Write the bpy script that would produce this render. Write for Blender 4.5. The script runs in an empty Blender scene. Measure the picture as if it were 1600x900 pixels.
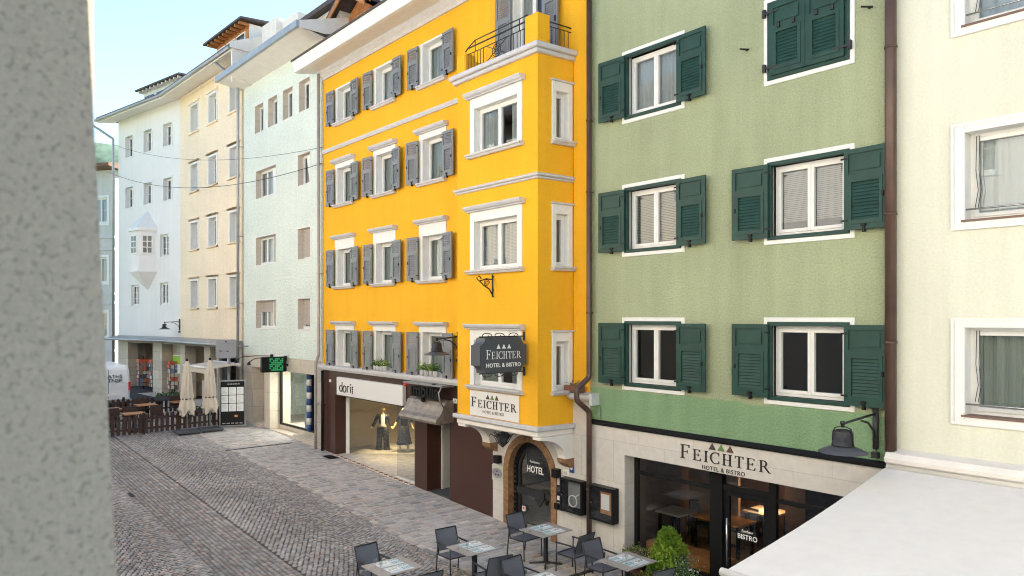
import bpy, bmesh, math, random
from mathutils import Vector, Matrix
random.seed(7)
R = math.radians
scene = bpy.context.scene
col = scene.collection

# ------------------------------------------------------------------ helpers
def gz(X):
    "height of the gently rising street at a place along it"
    X = max(-60.0, min(14.0, X))
    return 0.04 * (-X - 11.63)

class MB:
    def __init__(s): s.v = []; s.f = []; s.mi = []; s.sm = []
    def add(s, vs, fs, mi=0, smooth=False):
        b = len(s.v); s.v += [tuple(v) for v in vs]
        for f in fs: s.f.append([b + i for i in f]); s.mi.append(mi); s.sm.append(smooth)
        return s
    def box(s, x0, x1, y0, y1, z0, z1, mi=0):
        if x0 > x1: x0, x1 = x1, x0
        if y0 > y1: y0, y1 = y1, y0
        if z0 > z1: z0, z1 = z1, z0
        return s.add([(x0,y0,z0),(x1,y0,z0),(x1,y1,z0),(x0,y1,z0),(x0,y0,z1),(x1,y0,z1),(x1,y1,z1),(x0,y1,z1)],
              [(0,3,2,1),(4,5,6,7),(0,1,5,4),(1,2,6,5),(2,3,7,6),(3,0,4,7)], mi)
    def quad(s, a, b, c, d, mi=0): return s.add([a,b,c,d], [(0,1,2,3)], mi)
    def tube(s, pts, r, n=8, mi=0, cap=True, r1=None):
        pts = [Vector(p) for p in pts]; m = len(pts); base = len(s.v); up = None
        for i, p in enumerate(pts):
            d = (pts[min(i+1,m-1)] - pts[max(i-1,0)]).normalized()
            if up is None:
                up = Vector((0,0,1)) if abs(d.z) < .9 else Vector((1,0,0))
            a = d.cross(up).normalized(); up = a.cross(d).normalized()
            rr = r if r1 is None else r + (r1 - r) * i / (m - 1)
            if isinstance(rr, (list, tuple)): rr = rr[i]
            for k in range(n):
                t = 2*math.pi*k/n
                s.v.append(tuple(p + a*(math.cos(t)*rr) + up*(math.sin(t)*rr)))
        for i in range(m-1):
            for k in range(n):
                s.f.append([base+i*n+k, base+i*n+(k+1)%n, base+(i+1)*n+(k+1)%n, base+(i+1)*n+k]); s.mi.append(mi); s.sm.append(True)
        if cap:
            s.f.append([base+k for k in range(n)][::-1]); s.mi.append(mi); s.sm.append(False)
            s.f.append([base+(m-1)*n+k for k in range(n)]); s.mi.append(mi); s.sm.append(False)
        return s
    def lathe(s, prof, n=20, c=(0,0,0), mi=0, smooth=True):
        base = len(s.v)
        for r, z in prof:
            for k in range(n):
                t = 2*math.pi*k/n; s.v.append((c[0]+r*math.cos(t), c[1]+r*math.sin(t), c[2]+z))
        for i in range(len(prof)-1):
            for k in range(n):
                s.f.append([base+i*n+k, base+i*n+(k+1)%n, base+(i+1)*n+(k+1)%n, base+(i+1)*n+k]); s.mi.append(mi); s.sm.append(smooth)
        s.f.append([base+k for k in range(n)][::-1]); s.mi.append(mi); s.sm.append(False)
        s.f.append([base+(len(prof)-1)*n+k for k in range(n)]); s.mi.append(mi); s.sm.append(False)
        return s
    def prism(s, poly, y0, y1, mi=0, axis='y'):
        "outline (x,z) extruded along y"
        n = len(poly)
        f = (lambda a,b,c: (a,c,b)) if axis == 'y' else ((lambda a,b,c: (c,a,b)) if axis == 'x' else (lambda a,b,c: (a,b,c)))
        vs = [f(a,b,y0) for a,b in poly] + [f(a,b,y1) for a,b in poly]
        fs = [list(range(n)), list(range(2*n-1, n-1, -1))] + [[i,n+i,n+(i+1)%n,(i+1)%n] for i in range(n)]
        return s.add(vs, fs, mi)
    def xf(s, M):
        s.v = [tuple(M @ Vector(v)) for v in s.v]; return s
    def build(s, name, mats, parent=None, loc=(0,0,0), rz=0, bevel=0, fix=False):
        me = bpy.data.meshes.new(name); me.from_pydata(s.v, [], s.f)
        if not isinstance(mats, (list, tuple)): mats = [mats]
        for m in mats: me.materials.append(m)
        me.polygons.foreach_set('material_index', s.mi); me.polygons.foreach_set('use_smooth', s.sm)
        if fix:
            b = bmesh.new(); b.from_mesh(me); bmesh.ops.recalc_face_normals(b, faces=b.faces); b.to_mesh(me); b.free()
        me.update()
        o = bpy.data.objects.new(name, me); col.objects.link(o); o.location = loc; o.rotation_euler.z = rz
        if parent: o.parent = parent
        if bevel:
            md = o.modifiers.new('bev', 'BEVEL'); md.width = bevel; md.segments = 1; md.limit_method = 'ANGLE'
        return o

def tag(o, label=None, cat=None, group=None, kind=None):
    if label: o['label'] = label
    if cat: o['category'] = cat
    if group: o['group'] = group
    if kind: o['kind'] = kind
    return o
def thing(name, label, cat, loc=(0,0,0), rz=0, group=None):
    o = bpy.data.objects.new(name, None); col.objects.link(o); o.location = loc; o.rotation_euler.z = rz
    return tag(o, label, cat, group)
KIDS = {}
def kids(o):
    return [c for c in bpy.data.objects if c.parent == o]
def copy_tree(o, parent=None, src_kids=None):
    c = o.copy(); col.objects.link(c); c.parent = parent
    for ch in list(o.children): copy_tree(ch, c)
    return c

# ------------------------------------------------------------------ materials
def nt(name):
    m = bpy.data.materials.new(name); m.use_nodes = True; t = m.node_tree
    return m, t, t.nodes['Principled BSDF'], t.nodes.new, t.links.new
def simple(name, c, rough=.6, metal=0, emit=None, es=0, noise=0, nscale=8, bump=0, bscale=60, spec=.5, coord='Object'):
    m, t, p, N, L = nt(name)
    p.inputs['Base Color'].default_value = (*c, 1); p.inputs['Roughness'].default_value = rough
    p.inputs['Metallic'].default_value = metal; p.inputs['Specular IOR Level'].default_value = spec
    if emit: p.inputs['Emission Color'].default_value = (*emit, 1); p.inputs['Emission Strength'].default_value = es
    if noise or bump:
        tc = N('ShaderNodeTexCoord')
    if noise:
        n = N('ShaderNodeTexNoise'); n.inputs['Scale'].default_value = nscale; n.inputs['Detail'].default_value = 6
        L(tc.outputs[coord], n.inputs['Vector'])
        r = N('ShaderNodeMapRange'); r.inputs['From Min'].default_value = .3; r.inputs['From Max'].default_value = .7
        r.inputs['To Min'].default_value = 1-noise; r.inputs['To Max'].default_value = 1+noise
        L(n.outputs['Fac'], r.inputs['Value'])
        h = N('ShaderNodeHueSaturation'); h.inputs['Color'].default_value = (*c, 1); L(r.outputs['Result'], h.inputs['Value'])
        L(h.outputs['Color'], p.inputs['Base Color'])
    if bump:
        n2 = N('ShaderNodeTexNoise'); n2.inputs['Scale'].default_value = bscale; n2.inputs['Detail'].default_value = 3
        L(tc.outputs[coord], n2.inputs['Vector'])
        b = N('ShaderNodeBump'); b.inputs['Strength'].default_value = min(1, bump); b.inputs['Distance'].default_value = .012
        L(n2.outputs['Fac'], b.inputs['Height']); L(b.outputs['Normal'], p.inputs['Normal'])
    return m
def plaster(name, c, bscale=22, bump=.7, var=.07, low=None, zlow=0, grain=.12, gscale=26, stretch=(1,1,1), streak=.05, rough=.9, dist=.02):
    "rendered wall: fine grain, big soft blotches, faint rain streaks, optional repainted lower band"
    m, t, p, N, L = nt(name); p.inputs['Roughness'].default_value = rough; p.inputs['Specular IOR Level'].default_value = .25
    tc = N('ShaderNodeTexCoord'); mp = N('ShaderNodeMapping'); L(tc.outputs['Object'], mp.inputs['Vector'])
    mp.inputs['Scale'].default_value = stretch
    def noise(scale, detail, vec, rough_=.5):
        n = N('ShaderNodeTexNoise'); n.inputs['Scale'].default_value = scale; n.inputs['Detail'].default_value = detail
        n.inputs['Roughness'].default_value = rough_; L(vec, n.inputs['Vector']); return n.outputs['Fac']
    def rng(v, lo, hi, a=.3, b=.7):
        r = N('ShaderNodeMapRange'); r.inputs['From Min'].default_value = a; r.inputs['From Max'].default_value = b
        r.inputs['To Min'].default_value = lo; r.inputs['To Max'].default_value = hi; L(v, r.inputs['Value']); return r.outputs['Result']
    def mul(a, b):
        x = N('ShaderNodeMath'); x.operation = 'MULTIPLY'; L(a, x.inputs[0]); L(b, x.inputs[1]); return x.outputs[0]
    fine = noise(gscale, 3, mp.outputs[0], .7); big = noise(.45, 5, tc.outputs['Object'])
    ms = N('ShaderNodeMapping'); ms.inputs['Scale'].default_value = (2.2, 2.2, .18); L(tc.outputs['Object'], ms.inputs['Vector'])
    st = noise(1.6, 4, ms.outputs[0])
    v = mul(mul(rng(fine, 1-grain, 1+grain), rng(big, 1-var, 1+var)), rng(st, 1-streak, 1+streak))
    h = N('ShaderNodeHueSaturation'); L(v, h.inputs['Value'])
    if low:
        sx = N('ShaderNodeSeparateXYZ'); L(tc.outputs['Object'], sx.inputs[0])
        n3 = noise(1.3, 3, tc.outputs['Object'])
        ad = N('ShaderNodeMath'); ad.operation = 'MULTIPLY_ADD'; L(n3, ad.inputs[0]); ad.inputs[1].default_value = .25; L(sx.outputs['Z'], ad.inputs[2])
        r = N('ShaderNodeMapRange'); r.inputs['From Min'].default_value = zlow+.11; r.inputs['From Max'].default_value = zlow+.15; L(ad.outputs[0], r.inputs['Value'])
        mx = N('ShaderNodeMix'); mx.data_type = 'RGBA'; L(r.outputs['Result'], mx.inputs['Factor'])
        mx.inputs['A'].default_value = (*low, 1); mx.inputs['B'].default_value = (*c, 1); L(mx.outputs['Result'], h.inputs['Color'])
    else: h.inputs['Color'].default_value = (*c, 1)
    L(h.outputs['Color'], p.inputs['Base Color'])
    hb = noise(bscale, 4, mp.outputs[0], .6)
    b = N('ShaderNodeBump'); b.inputs['Strength'].default_value = bump; b.inputs['Distance'].default_value = dist
    L(hb, b.inputs['Height']); L(b.outputs['Normal'], p.inputs['Normal'])
    return m
def stone(name, c, joint=(.55,.5,.42), bw=1.1, bh=.62, var=.1, rough=.55, jo=.006, vein=6):
    "stone cladding in large slabs with thin joints"
    m, t, p, N, L = nt(name); p.inputs['Roughness'].default_value = rough
    tc = N('ShaderNodeTexCoord'); sx = N('ShaderNodeSeparateXYZ'); L(tc.outputs['Object'], sx.inputs[0])
    ad = N('ShaderNodeMath'); ad.operation = 'ADD'; L(sx.outputs['X'], ad.inputs[0]); L(sx.outputs['Y'], ad.inputs[1])
    cb = N('ShaderNodeCombineXYZ'); L(ad.outputs[0], cb.inputs['X']); L(sx.outputs['Z'], cb.inputs['Y'])
    br = N('ShaderNodeTexBrick'); L(cb.outputs[0], br.inputs['Vector']); br.inputs['Scale'].default_value = 1
    br.inputs['Brick Width'].default_value = bw; br.inputs['Row Height'].default_value = bh; br.inputs['Mortar Size'].default_value = jo
    br.inputs['Color1'].default_value = (*[v*(1+var) for v in c], 1); br.inputs['Color2'].default_value = (*[v*(1-var) for v in c], 1)
    br.inputs['Mortar'].default_value = (*[v*.62 for v in joint], 1); br.offset = .5
    n = N('ShaderNodeTexNoise'); n.inputs['Scale'].default_value = vein; n.inputs['Detail'].default_value = 8; n.inputs['Roughness'].default_value = .65
    L(tc.outputs['Object'], n.inputs['Vector'])
    r = N('ShaderNodeMapRange'); r.inputs['From Min'].default_value = .3; r.inputs['From Max'].default_value = .7
    r.inputs['To Min'].default_value = .91; r.inputs['To Max'].default_value = 1.08; L(n.outputs['Fac'], r.inputs['Value'])
    h = N('ShaderNodeHueSaturation'); L(br.outputs['Color'], h.inputs['Color']); L(r.outputs['Result'], h.inputs['Value'])
    L(h.outputs['Color'], p.inputs['Base Color'])
    b = N('ShaderNodeBump'); b.inputs['Strength'].default_value = .35; b.inputs['Distance'].default_value = .006
    L(n.outputs['Fac'], b.inputs['Height']); L(b.outputs['Normal'], p.inputs['Normal'])
    return m
def vcol(name, rough=.7, bump=.5, bscale=70, spec=.4, nz=.18):
    "stones that carry their own colour each"
    m, t, p, N, L = nt(name); p.inputs['Roughness'].default_value = rough; p.inputs['Specular IOR Level'].default_value = spec
    a = N('ShaderNodeVertexColor'); a.layer_name = 'Col'
    tc = N('ShaderNodeTexCoord'); n = N('ShaderNodeTexNoise'); n.inputs['Scale'].default_value = 14; n.inputs['Detail'].default_value = 6
    L(tc.outputs['Object'], n.inputs['Vector'])
    n2 = N('ShaderNodeTexNoise'); n2.inputs['Scale'].default_value = .55; n2.inputs['Detail'].default_value = 4; L(tc.outputs['Object'], n2.inputs['Vector'])
    r = N('ShaderNodeMapRange'); r.inputs['From Min'].default_value = .3; r.inputs['From Max'].default_value = .7
    r.inputs['To Min'].default_value = 1-nz; r.inputs['To Max'].default_value = 1+nz; L(n.outputs['Fac'], r.inputs['Value'])
    r2 = N('ShaderNodeMapRange'); r2.inputs['From Min'].default_value = .3; r2.inputs['From Max'].default_value = .7
    r2.inputs['To Min'].default_value = .8; r2.inputs['To Max'].default_value = 1.15; L(n2.outputs['Fac'], r2.inputs['Value'])
    x = N('ShaderNodeMath'); x.operation = 'MULTIPLY'; L(r.outputs[0], x.inputs[0]); L(r2.outputs[0], x.inputs[1])
    h = N('ShaderNodeHueSaturation'); L(a.outputs['Color'], h.inputs['Color']); L(x.outputs[0], h.inputs['Value']); L(h.outputs['Color'], p.inputs['Base Color'])
    nb = N('ShaderNodeTexNoise'); nb.inputs['Scale'].default_value = bscale; nb.inputs['Detail'].default_value = 3; L(tc.outputs['Object'], nb.inputs['Vector'])
    b = N('ShaderNodeBump'); b.inputs['Strength'].default_value = bump; b.inputs['Distance'].default_value = .01
    L(nb.outputs['Fac'], b.inputs['Height']); L(b.outputs['Normal'], p.inputs['Normal'])
    return m
def glass(name, tint=(.75,.8,.8), ior=1.5, rough=.004, base=.0):
    m = bpy.data.materials.new(name); m.use_nodes = True; t = m.node_tree; t.nodes.clear(); N = t.nodes.new; L = t.links.new
    o = N('ShaderNodeOutputMaterial'); mx = N('ShaderNodeMixShader'); tr = N('ShaderNodeBsdfTransparent'); gl = N('ShaderNodeBsdfGlossy')
    tr.inputs['Color'].default_value = (*tint, 1); gl.inputs['Roughness'].default_value = rough; gl.inputs['Color'].default_value = (.95,.97,1,1)
    lw = N('ShaderNodeLayerWeight'); lw.inputs['Blend'].default_value = .5; pw = N('ShaderNodeMath'); pw.operation = 'POWER'; pw.inputs[1].default_value = 5; L(lw.outputs['Facing'], pw.inputs[0])
    f0 = ((ior-1)/(ior+1))**2*2; fr = N('ShaderNodeMath'); fr.operation = 'MULTIPLY_ADD'; L(pw.outputs[0], fr.inputs[0]); fr.inputs[1].default_value = 1-f0; fr.inputs[2].default_value = f0
    tc = N('ShaderNodeTexCoord'); n = N('ShaderNodeTexNoise'); n.inputs['Scale'].default_value = 1.1; n.inputs['Detail'].default_value = 1; L(tc.outputs['Object'], n.inputs['Vector'])
    b = N('ShaderNodeBump'); b.inputs['Strength'].default_value = .25; b.inputs['Distance'].default_value = .02; L(n.outputs['Fac'], b.inputs['Height'])
    L(b.outputs['Normal'], gl.inputs['Normal'])
    ad = N('ShaderNodeMath'); ad.operation = 'ADD'; ad.use_clamp = True; L(fr.outputs[0], ad.inputs[0]); ad.inputs[1].default_value = base
    L(ad.outputs[0], mx.inputs['Fac']); L(tr.outputs[0], mx.inputs[1]); L(gl.outputs[0], mx.inputs[2]); L(mx.outputs[0], o.inputs['Surface'])
    return m
def cloth(name, c, trans=.3, pleat=0, rough=.9):
    m, t, p, N, L = nt(name); p.inputs['Base Color'].default_value = (*c, 1); p.inputs['Roughness'].default_value = rough
    p.inputs['Specular IOR Level'].default_value = .1
    o = t.nodes['Material Output']; tl = N('ShaderNodeBsdfTranslucent'); tl.inputs['Color'].default_value = (*c, 1)
    mx = N('ShaderNodeMixShader'); mx.inputs['Fac'].default_value = trans; L(p.outputs[0], mx.inputs[1]); L(tl.outputs[0], mx.inputs[2]); L(mx.outputs[0], o.inputs['Surface'])
    return m

M = dict(
 yellow = plaster('yellow_plaster', (.84,.43,.022), bscale=26, bump=.75, var=.05, streak=.035, grain=.05, gscale=30),
 green = plaster('green_plaster', (.345,.385,.24), bscale=22, bump=1.0, var=.10, grain=.14, gscale=34, low=(.22,.345,.19), zlow=3.82, streak=.07, dist=.028),
 cream = plaster('cream_plaster', (.68,.68,.57), bscale=24, bump=.7, var=.03, grain=.05),
 mint = plaster('mint_plaster', (.69,.75,.68), bscale=9, bump=1.0, streak=.02, var=.05, grain=.10, gscale=9, dist=.05, stretch=(1,1,1.3)),
 peach = plaster('peach_plaster', (.86,.72,.54), bscale=9, streak=.02, bump=.9, var=.05, grain=.08, gscale=9, dist=.04),
 white_wall = plaster('white_plaster', (.80,.775,.755), streak=.02, bscale=10, bump=.5, var=.04, grain=.04),
 grey_wall = plaster('grey_plaster', (.58,.57,.54), bscale=10, bump=.5, var=.06),
 opp1 = plaster('opposite_plaster', (.75,.68,.56), bscale=14, bump=.3, var=.04),
 opp2 = plaster('opposite_plaster_pale', (.74,.72,.68), bscale=14, bump=.3, var=.04),
 white = simple('white_paint', (.74,.735,.71), .45, noise=.04, nscale=5),
 trim = simple('grey_trim', (.55,.54,.55), .6, noise=.06, nscale=6),
 offwhite = simple('off_white_stucco', (.76,.72,.67), .8, noise=.05, nscale=3, bump=.3, bscale=40),
 greenp = simple('green_paint', (.017,.054,.043), .5, spec=.3, noise=.2, nscale=4),
 greyp = simple('grey_shutter_paint', (.185,.195,.205), .5, noise=.1, nscale=4),
 black = simple('black_metal', (.010,.010,.011), .4, spec=.2),
 iron = simple('wrought_iron', (.03,.03,.032), .5, .3, noise=.3, nscale=20),
 darkgrey = simple('dark_grey_sign', (.065,.072,.085), .5),
 zinc = simple('zinc', (.36,.37,.38), .42, .6, noise=.12, nscale=3),
 brownpipe = simple('brown_pipe', (.095,.055,.042), .38, .2, noise=.2, nscale=3),
 greypipe = simple('grey_pipe', (.42,.40,.39), .45, .2, noise=.1, nscale=3),
 chrome = simple('brushed_metal', (.6,.6,.58), .25, 1),
 roofd = simple('dark_roof', (.07,.055,.05), .7, noise=.3, nscale=6, bump=.5, bscale=10),
 wood = simple('orange_wood', (.42,.17,.05), .6, noise=.3, nscale=5),
 darkwood = simple('dark_stained_wood', (.045,.022,.018), .6, noise=.3, nscale=9),
 beige_stone = stone('beige_stone', (.60,.565,.52), bw=1.4, bh=.9, var=.03, jo=.003),
 travertine = stone('travertine', (.60,.53,.44), bw=1.2, bh=.75, var=.08),
 block = stone('block_stone', (.52,.46,.38), bw=.9, bh=.5, var=.14, jo=.012),
 granite = simple('brown_granite', (.060,.024,.018), .3, noise=.45, nscale=60),
 archstone = simple('brown_arch_stone', (.26,.14,.065), .7, noise=.35, nscale=12, bump=.8, bscale=30),
 glass = glass('window_glass'), shopglass = glass('shop_glass', (.88,.9,.9), 1.45, base=.0),
 curtain = cloth('net_curtain', (.75,.75,.73), .35), blind = cloth('blind_slats', (.55,.54,.52), .15), dcurtain=cloth('grey_curtain',(.48,.50,.44),.3),
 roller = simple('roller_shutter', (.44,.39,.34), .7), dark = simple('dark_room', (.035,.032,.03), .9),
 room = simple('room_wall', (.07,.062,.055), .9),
 awning = simple('awning_canvas', (.77,.735,.70), .85, noise=.03, nscale=5, bump=.12, bscale=9), parasol = cloth('parasol_canvas', (.72,.64,.55), .15),
 textilene = simple('grey_textilene', (.13,.14,.17), .6, noise=.06, nscale=30), chairframe = simple('anthracite_frame', (.02,.021,.024), .4),
 tabletop = simple('grey_wood_laminate', (.36,.33,.31), .5, noise=.12, nscale=10),
 napkin = simple('white_napkin', (.85,.85,.85), .8), cobble = vcol('porphyry_setts'), slab = vcol('porphyry_slabs', .65, nz=.12, bscale=40),
 letter = simple('black_lettering', (.012,.012,.012), .5), letterw = simple('white_lettering', (.85,.85,.85), .5),
 tri_brown = simple('brown_emblem', (.10,.055,.03), .5), tri_green = simple('green_emblem', (.12,.22,.07), .5), tri_grey=simple('grey_emblem',(.06,.05,.045),.5),
 signwhite = simple('sign_white', (.74,.72,.70), .4), red = simple('red_paint', (.6,.03,.02), .4), blue = simple('blue_paint', (.02,.07,.25), .4),
 orange = simple('orange_mat', (.75,.30,.08), .6), skin = simple('mannequin_skin', (.72,.52,.25), .45), pink = simple('pink_petals', (.8,.25,.30), .7),
 shopwall = simple('cream_shop_wall', (.62,.50,.32), .8), shopfloor = simple('shop_floor', (.28,.25,.22), .5, noise=.1, nscale=3),
 lit = simple('lamp_glow', (1,.8,.5), .5, emit=(1,.55,.2), es=14), led = simple('green_led', (.01,.16,.06), .5, emit=(.05,.8,.25), es=.07),
 terracotta = simple('terracotta', (.22,.10,.06), .8), oak = simple('oak_top', (.38,.17,.06), .4, noise=.25, nscale=4),
 fabric_blk = simple('black_fabric', (.012,.012,.016), .8), paper = simple('white_paper', (.8,.8,.8), .6),
 vanwhite = simple('van_white', (.74,.77,.82), .25), tyre = simple('tyre_rubber', (.02,.02,.02), .8),
 brick = stone('pink_brick', (.09,.05,.04), bw=.25, bh=.08, var=.2, jo=.008),
)
def pitted(name, c):
    m, t, p, N, L = nt(name); p.inputs['Roughness'].default_value = .9; p.inputs['Specular IOR Level'].default_value = .2
    tc = N('ShaderNodeTexCoord'); n = N('ShaderNodeTexNoise'); n.inputs['Scale'].default_value = 190; n.inputs['Detail'].default_value = 2; L(tc.outputs['Object'], n.inputs['Vector'])
    r = N('ShaderNodeMapRange'); r.inputs['From Min'].default_value = .33; r.inputs['From Max'].default_value = .44; r.inputs['To Min'].default_value = .72; r.inputs['To Max'].default_value = 1; L(n.outputs['Fac'], r.inputs['Value'])
    n2 = N('ShaderNodeTexNoise'); n2.inputs['Scale'].default_value = 260; n2.inputs['Detail'].default_value = 2; L(tc.outputs['Object'], n2.inputs['Vector'])
    r2 = N('ShaderNodeMapRange'); r2.inputs['From Min'].default_value = .3; r2.inputs['From Max'].default_value = .7; r2.inputs['To Min'].default_value = .9; r2.inputs['To Max'].default_value = 1.08; L(n2.outputs['Fac'], r2.inputs['Value'])
    x = N('ShaderNodeMath'); x.operation = 'MULTIPLY'; L(r.outputs[0], x.inputs[0]); L(r2.outputs[0], x.inputs[1])
    h = N('ShaderNodeHueSaturation'); h.inputs['Color'].default_value = (*c, 1); L(x.outputs[0], h.inputs['Value']); L(h.outputs['Color'], p.inputs['Base Color'])
    b = N('ShaderNodeBump'); b.inputs['Strength'].default_value = .2; b.inputs['Distance'].default_value = .001; L(n.outputs['Fac'], b.inputs['Height']); L(b.outputs['Normal'], p.inputs['Normal'])
    return m
M['jamb'] = pitted('pitted_plaster', (.68,.585,.49))
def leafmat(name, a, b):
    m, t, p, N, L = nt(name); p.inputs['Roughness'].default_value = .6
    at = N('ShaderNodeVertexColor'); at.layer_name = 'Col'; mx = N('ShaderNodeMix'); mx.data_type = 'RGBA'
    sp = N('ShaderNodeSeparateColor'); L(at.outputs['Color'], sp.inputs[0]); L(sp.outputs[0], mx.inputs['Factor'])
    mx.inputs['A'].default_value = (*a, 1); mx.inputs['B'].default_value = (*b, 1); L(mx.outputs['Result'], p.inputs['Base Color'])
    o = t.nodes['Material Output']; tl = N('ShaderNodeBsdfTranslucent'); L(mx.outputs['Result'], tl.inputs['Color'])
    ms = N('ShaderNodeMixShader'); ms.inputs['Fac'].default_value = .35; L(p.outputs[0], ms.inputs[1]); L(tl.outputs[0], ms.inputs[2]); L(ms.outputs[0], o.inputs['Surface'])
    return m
M['leaf'] = leafmat('fresh_leaves', (.08,.19,.02), (.34,.50,.05)); M['leafd'] = leafmat('deep_leaves', (.025,.08,.02), (.10,.22,.05))
M['leafg'] = leafmat('grey_leaves', (.10,.14,.09), (.28,.32,.24)); M['petalw'] = leafmat('white_petals', (.55,.55,.6), (.85,.85,.88))
M['petalp'] = leafmat('pink_petals_mix', (.7,.15,.2), (.85,.5,.5)); M['petaly'] = leafmat('yellow_petals', (.8,.6,.1), (.85,.8,.6))
def setcol(me, cols):
    "one colour per face"
    a = me.color_attributes.new('Col', 'FLOAT_COLOR', 'CORNER'); buf = []
    for p, c in zip(me.polygons, cols):
        for _ in p.loop_indices: buf += [c[0], c[1], c[2], 1]
    a.data.foreach_set('color', buf)

# ------------------------------------------------------------------ lettering
def arc(cx, cz, rx, rz, a0, a1, n):
    return [(cx+rx*math.cos(R(a0+(a1-a0)*i/n)), cz+rz*math.sin(R(a0+(a1-a0)*i/n))) for i in range(n+1)]
def rect(x0, x1, z0, z1): return [(x0,z0),(x1,z0),(x1,z1),(x0,z1)]
def ring(outer, inner):
    return [[outer[i], outer[i+1], inner[i+1], inner[i]] for i in range(len(outer)-1)]
S, T, SF = .115, .05, .10     # stem, thin stroke, serif overhang
def glyph(c):
    st = lambda x: [rect(x,x+S,0,1), rect(x-SF,x+S+SF,0,T), rect(x-SF,x+S+SF,1-T,1)]
    if c == 'I': return st(.1), .32
    if c in 'FE':
        p = st(.1) + [rect(.1,.62,1-T,1), rect(.57,.62,.80,1), rect(.1,.50,.48,.48+T), rect(.46,.50,.40,.62)]
        if c == 'E': p += [rect(.1,.66,0,T), [(.60,0),(.66,0),(.70,.24),(.655,.24)]]
        return p, .80 if c == 'E' else .70
    if c == 'H': return st(.1) + st(.58) + [rect(.1,.6,.48,.48+T)], .84
    if c == 'T': return [rect(.29,.29+S,0,1), rect(.19,.29+S+SF,0,T), rect(.02,.68,1-T,1), rect(.02,.065,.78,1), rect(.635,.68,.78,1)], .72
    if c == 'C':
        return ring(arc(.46,.5,.44,.52,48,312,22), arc(.48,.5,.34,.46,48,312,22)) + [rect(.72,.765,.70,1.0), rect(.72,.765,.02,.26)], .84
    if c == 'R':
        return st(.1) + ring(arc(.34,.74,.26,.26,-90,90,12), arc(.32,.74,.17,.205,-90,90,12)) + [rect(.1,.34,1-T,1), rect(.1,.34,.48,.48+T),
            [(.34,.50),(.46,.50),(.80,.03),(.68,.03)], rect(.66,.86,0,T)], .86
    return [], .4
def serif(text, h, depth=.012, gap=.10, small=.78):
    "big first letter, small capitals after it; returns builder and width"
    mb = MB(); x = 0
    for i, c in enumerate(text):
        k = h if i == 0 else h*small
        ps, w = glyph(c)
        for j, q in enumerate(ps): mb.prism([(x+a*k, b*k) for a, b in q], -depth-.0002*(j % 7), 0)
        x += (w+gap)*k
    return mb, x - gap*h
def sans(text, size, depth=.004, weight=0.0, sx=1.0, space=1.0):
    cu = bpy.data.curves.new('lettering', 'FONT'); cu.body = text; cu.size = size; cu.extrude = depth/2; cu.offset = weight; cu.space_character = space
    cu.align_x = 'CENTER'; cu.resolution_u = 3
    o = bpy.data.objects.new('tmp', cu); col.objects.link(o); dg = bpy.context.evaluated_depsgraph_get()
    me = bpy.data.meshes.new_from_object(o.evaluated_get(dg)); bpy.data.objects.remove(o)
    me.transform(Matrix(((sx,0,0,0),(0,0,-1,0),(0,1,0,0),(0,0,0,1))))
    me.name = 'lettering'; return me
def put_text(me, mat, parent, loc, rz=0, name='lettering'):
    me.materials.clear(); me.materials.append(mat)
    o = bpy.data.objects.new(name, me); col.objects.link(o); o.location = loc; o.rotation_euler.z = rz
    if parent: o.parent = parent
    return o
def brandsign(parent, cx, zbase, y, W, cols, lm, sub=True, rz=0, subk=.2, thin=1):
    "serif name with three triangles above and a small line below, centred at local cx"
    mb, w = serif('FEICHTER', 1, .012, .16); kx = W/w; k = .140*W
    mb.v = [(v[0]*kx, v[1], v[2]*k) for v in mb.v]
    mb.build('lettering', lm, parent, (cx[0]-W/2, cx[1], zbase))
    for i, m in enumerate(cols):
        q = .040*W; MB().prism([(-q,0),(q,0),(0,q*1.6)], -.010, 0).build('emblem', m, parent, (cx[0]+(i-1)*.10*W-.02*W, cx[1], zbase+k*.93))
    if sub: put_text(sans('HOTEL & BISTRO', k*.42, .008, .0, .95, 1.15), lm, parent, (cx[0], cx[1], zbase-k*.52))

# ------------------------------------------------------------------ houses
def house(name, label, ox, oy, yaw): return thing(name, label, 'house', (ox, oy, 0), R(yaw))
def wall_holes(mb, x0, x1, z0, z1, holes, y=0, d=.3, step=None, grow=.014):
    holes = [(h[0]-grow, h[1]+grow, h[2]-grow, h[3]+grow) if h[1]-h[0] < 2.3 and h[3]-h[2] < 2.4 else h for h in holes]
    xs = sorted({x0, x1, *[max(x0,min(x1,h[i])) for h in holes for i in (0,1)]}); zs = sorted({z0, z1, *[max(z0,min(z1,h[i])) for h in holes for i in (2,3)]})
    for i in range(len(xs)-1):
        for j in range(len(zs)-1):
            a, b, c, e = xs[i], xs[i+1], zs[j], zs[j+1]; mx, mz = (a+b)/2, (c+e)/2
            if any(h[0] < mx < h[1] and h[2] < mz < h[3] for h in holes): continue
            mb.quad((a,y,c),(b,y,c),(b,y,e),(a,y,e))
    for h in holes:
        a, b, c, e = h[:4]
        mb.quad((a,y,c),(a,y+d,c),(a,y+d,e),(a,y,e)); mb.quad((b,y,c),(b,y,e),(b,y+d,e),(b,y+d,c))
        mb.quad((a,y,c),(b,y,c),(b,y+d,c),(a,y+d,c)); mb.quad((a,y,e),(a,y+d,e),(b,y+d,e),(b,y,e))
    return mb
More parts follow.
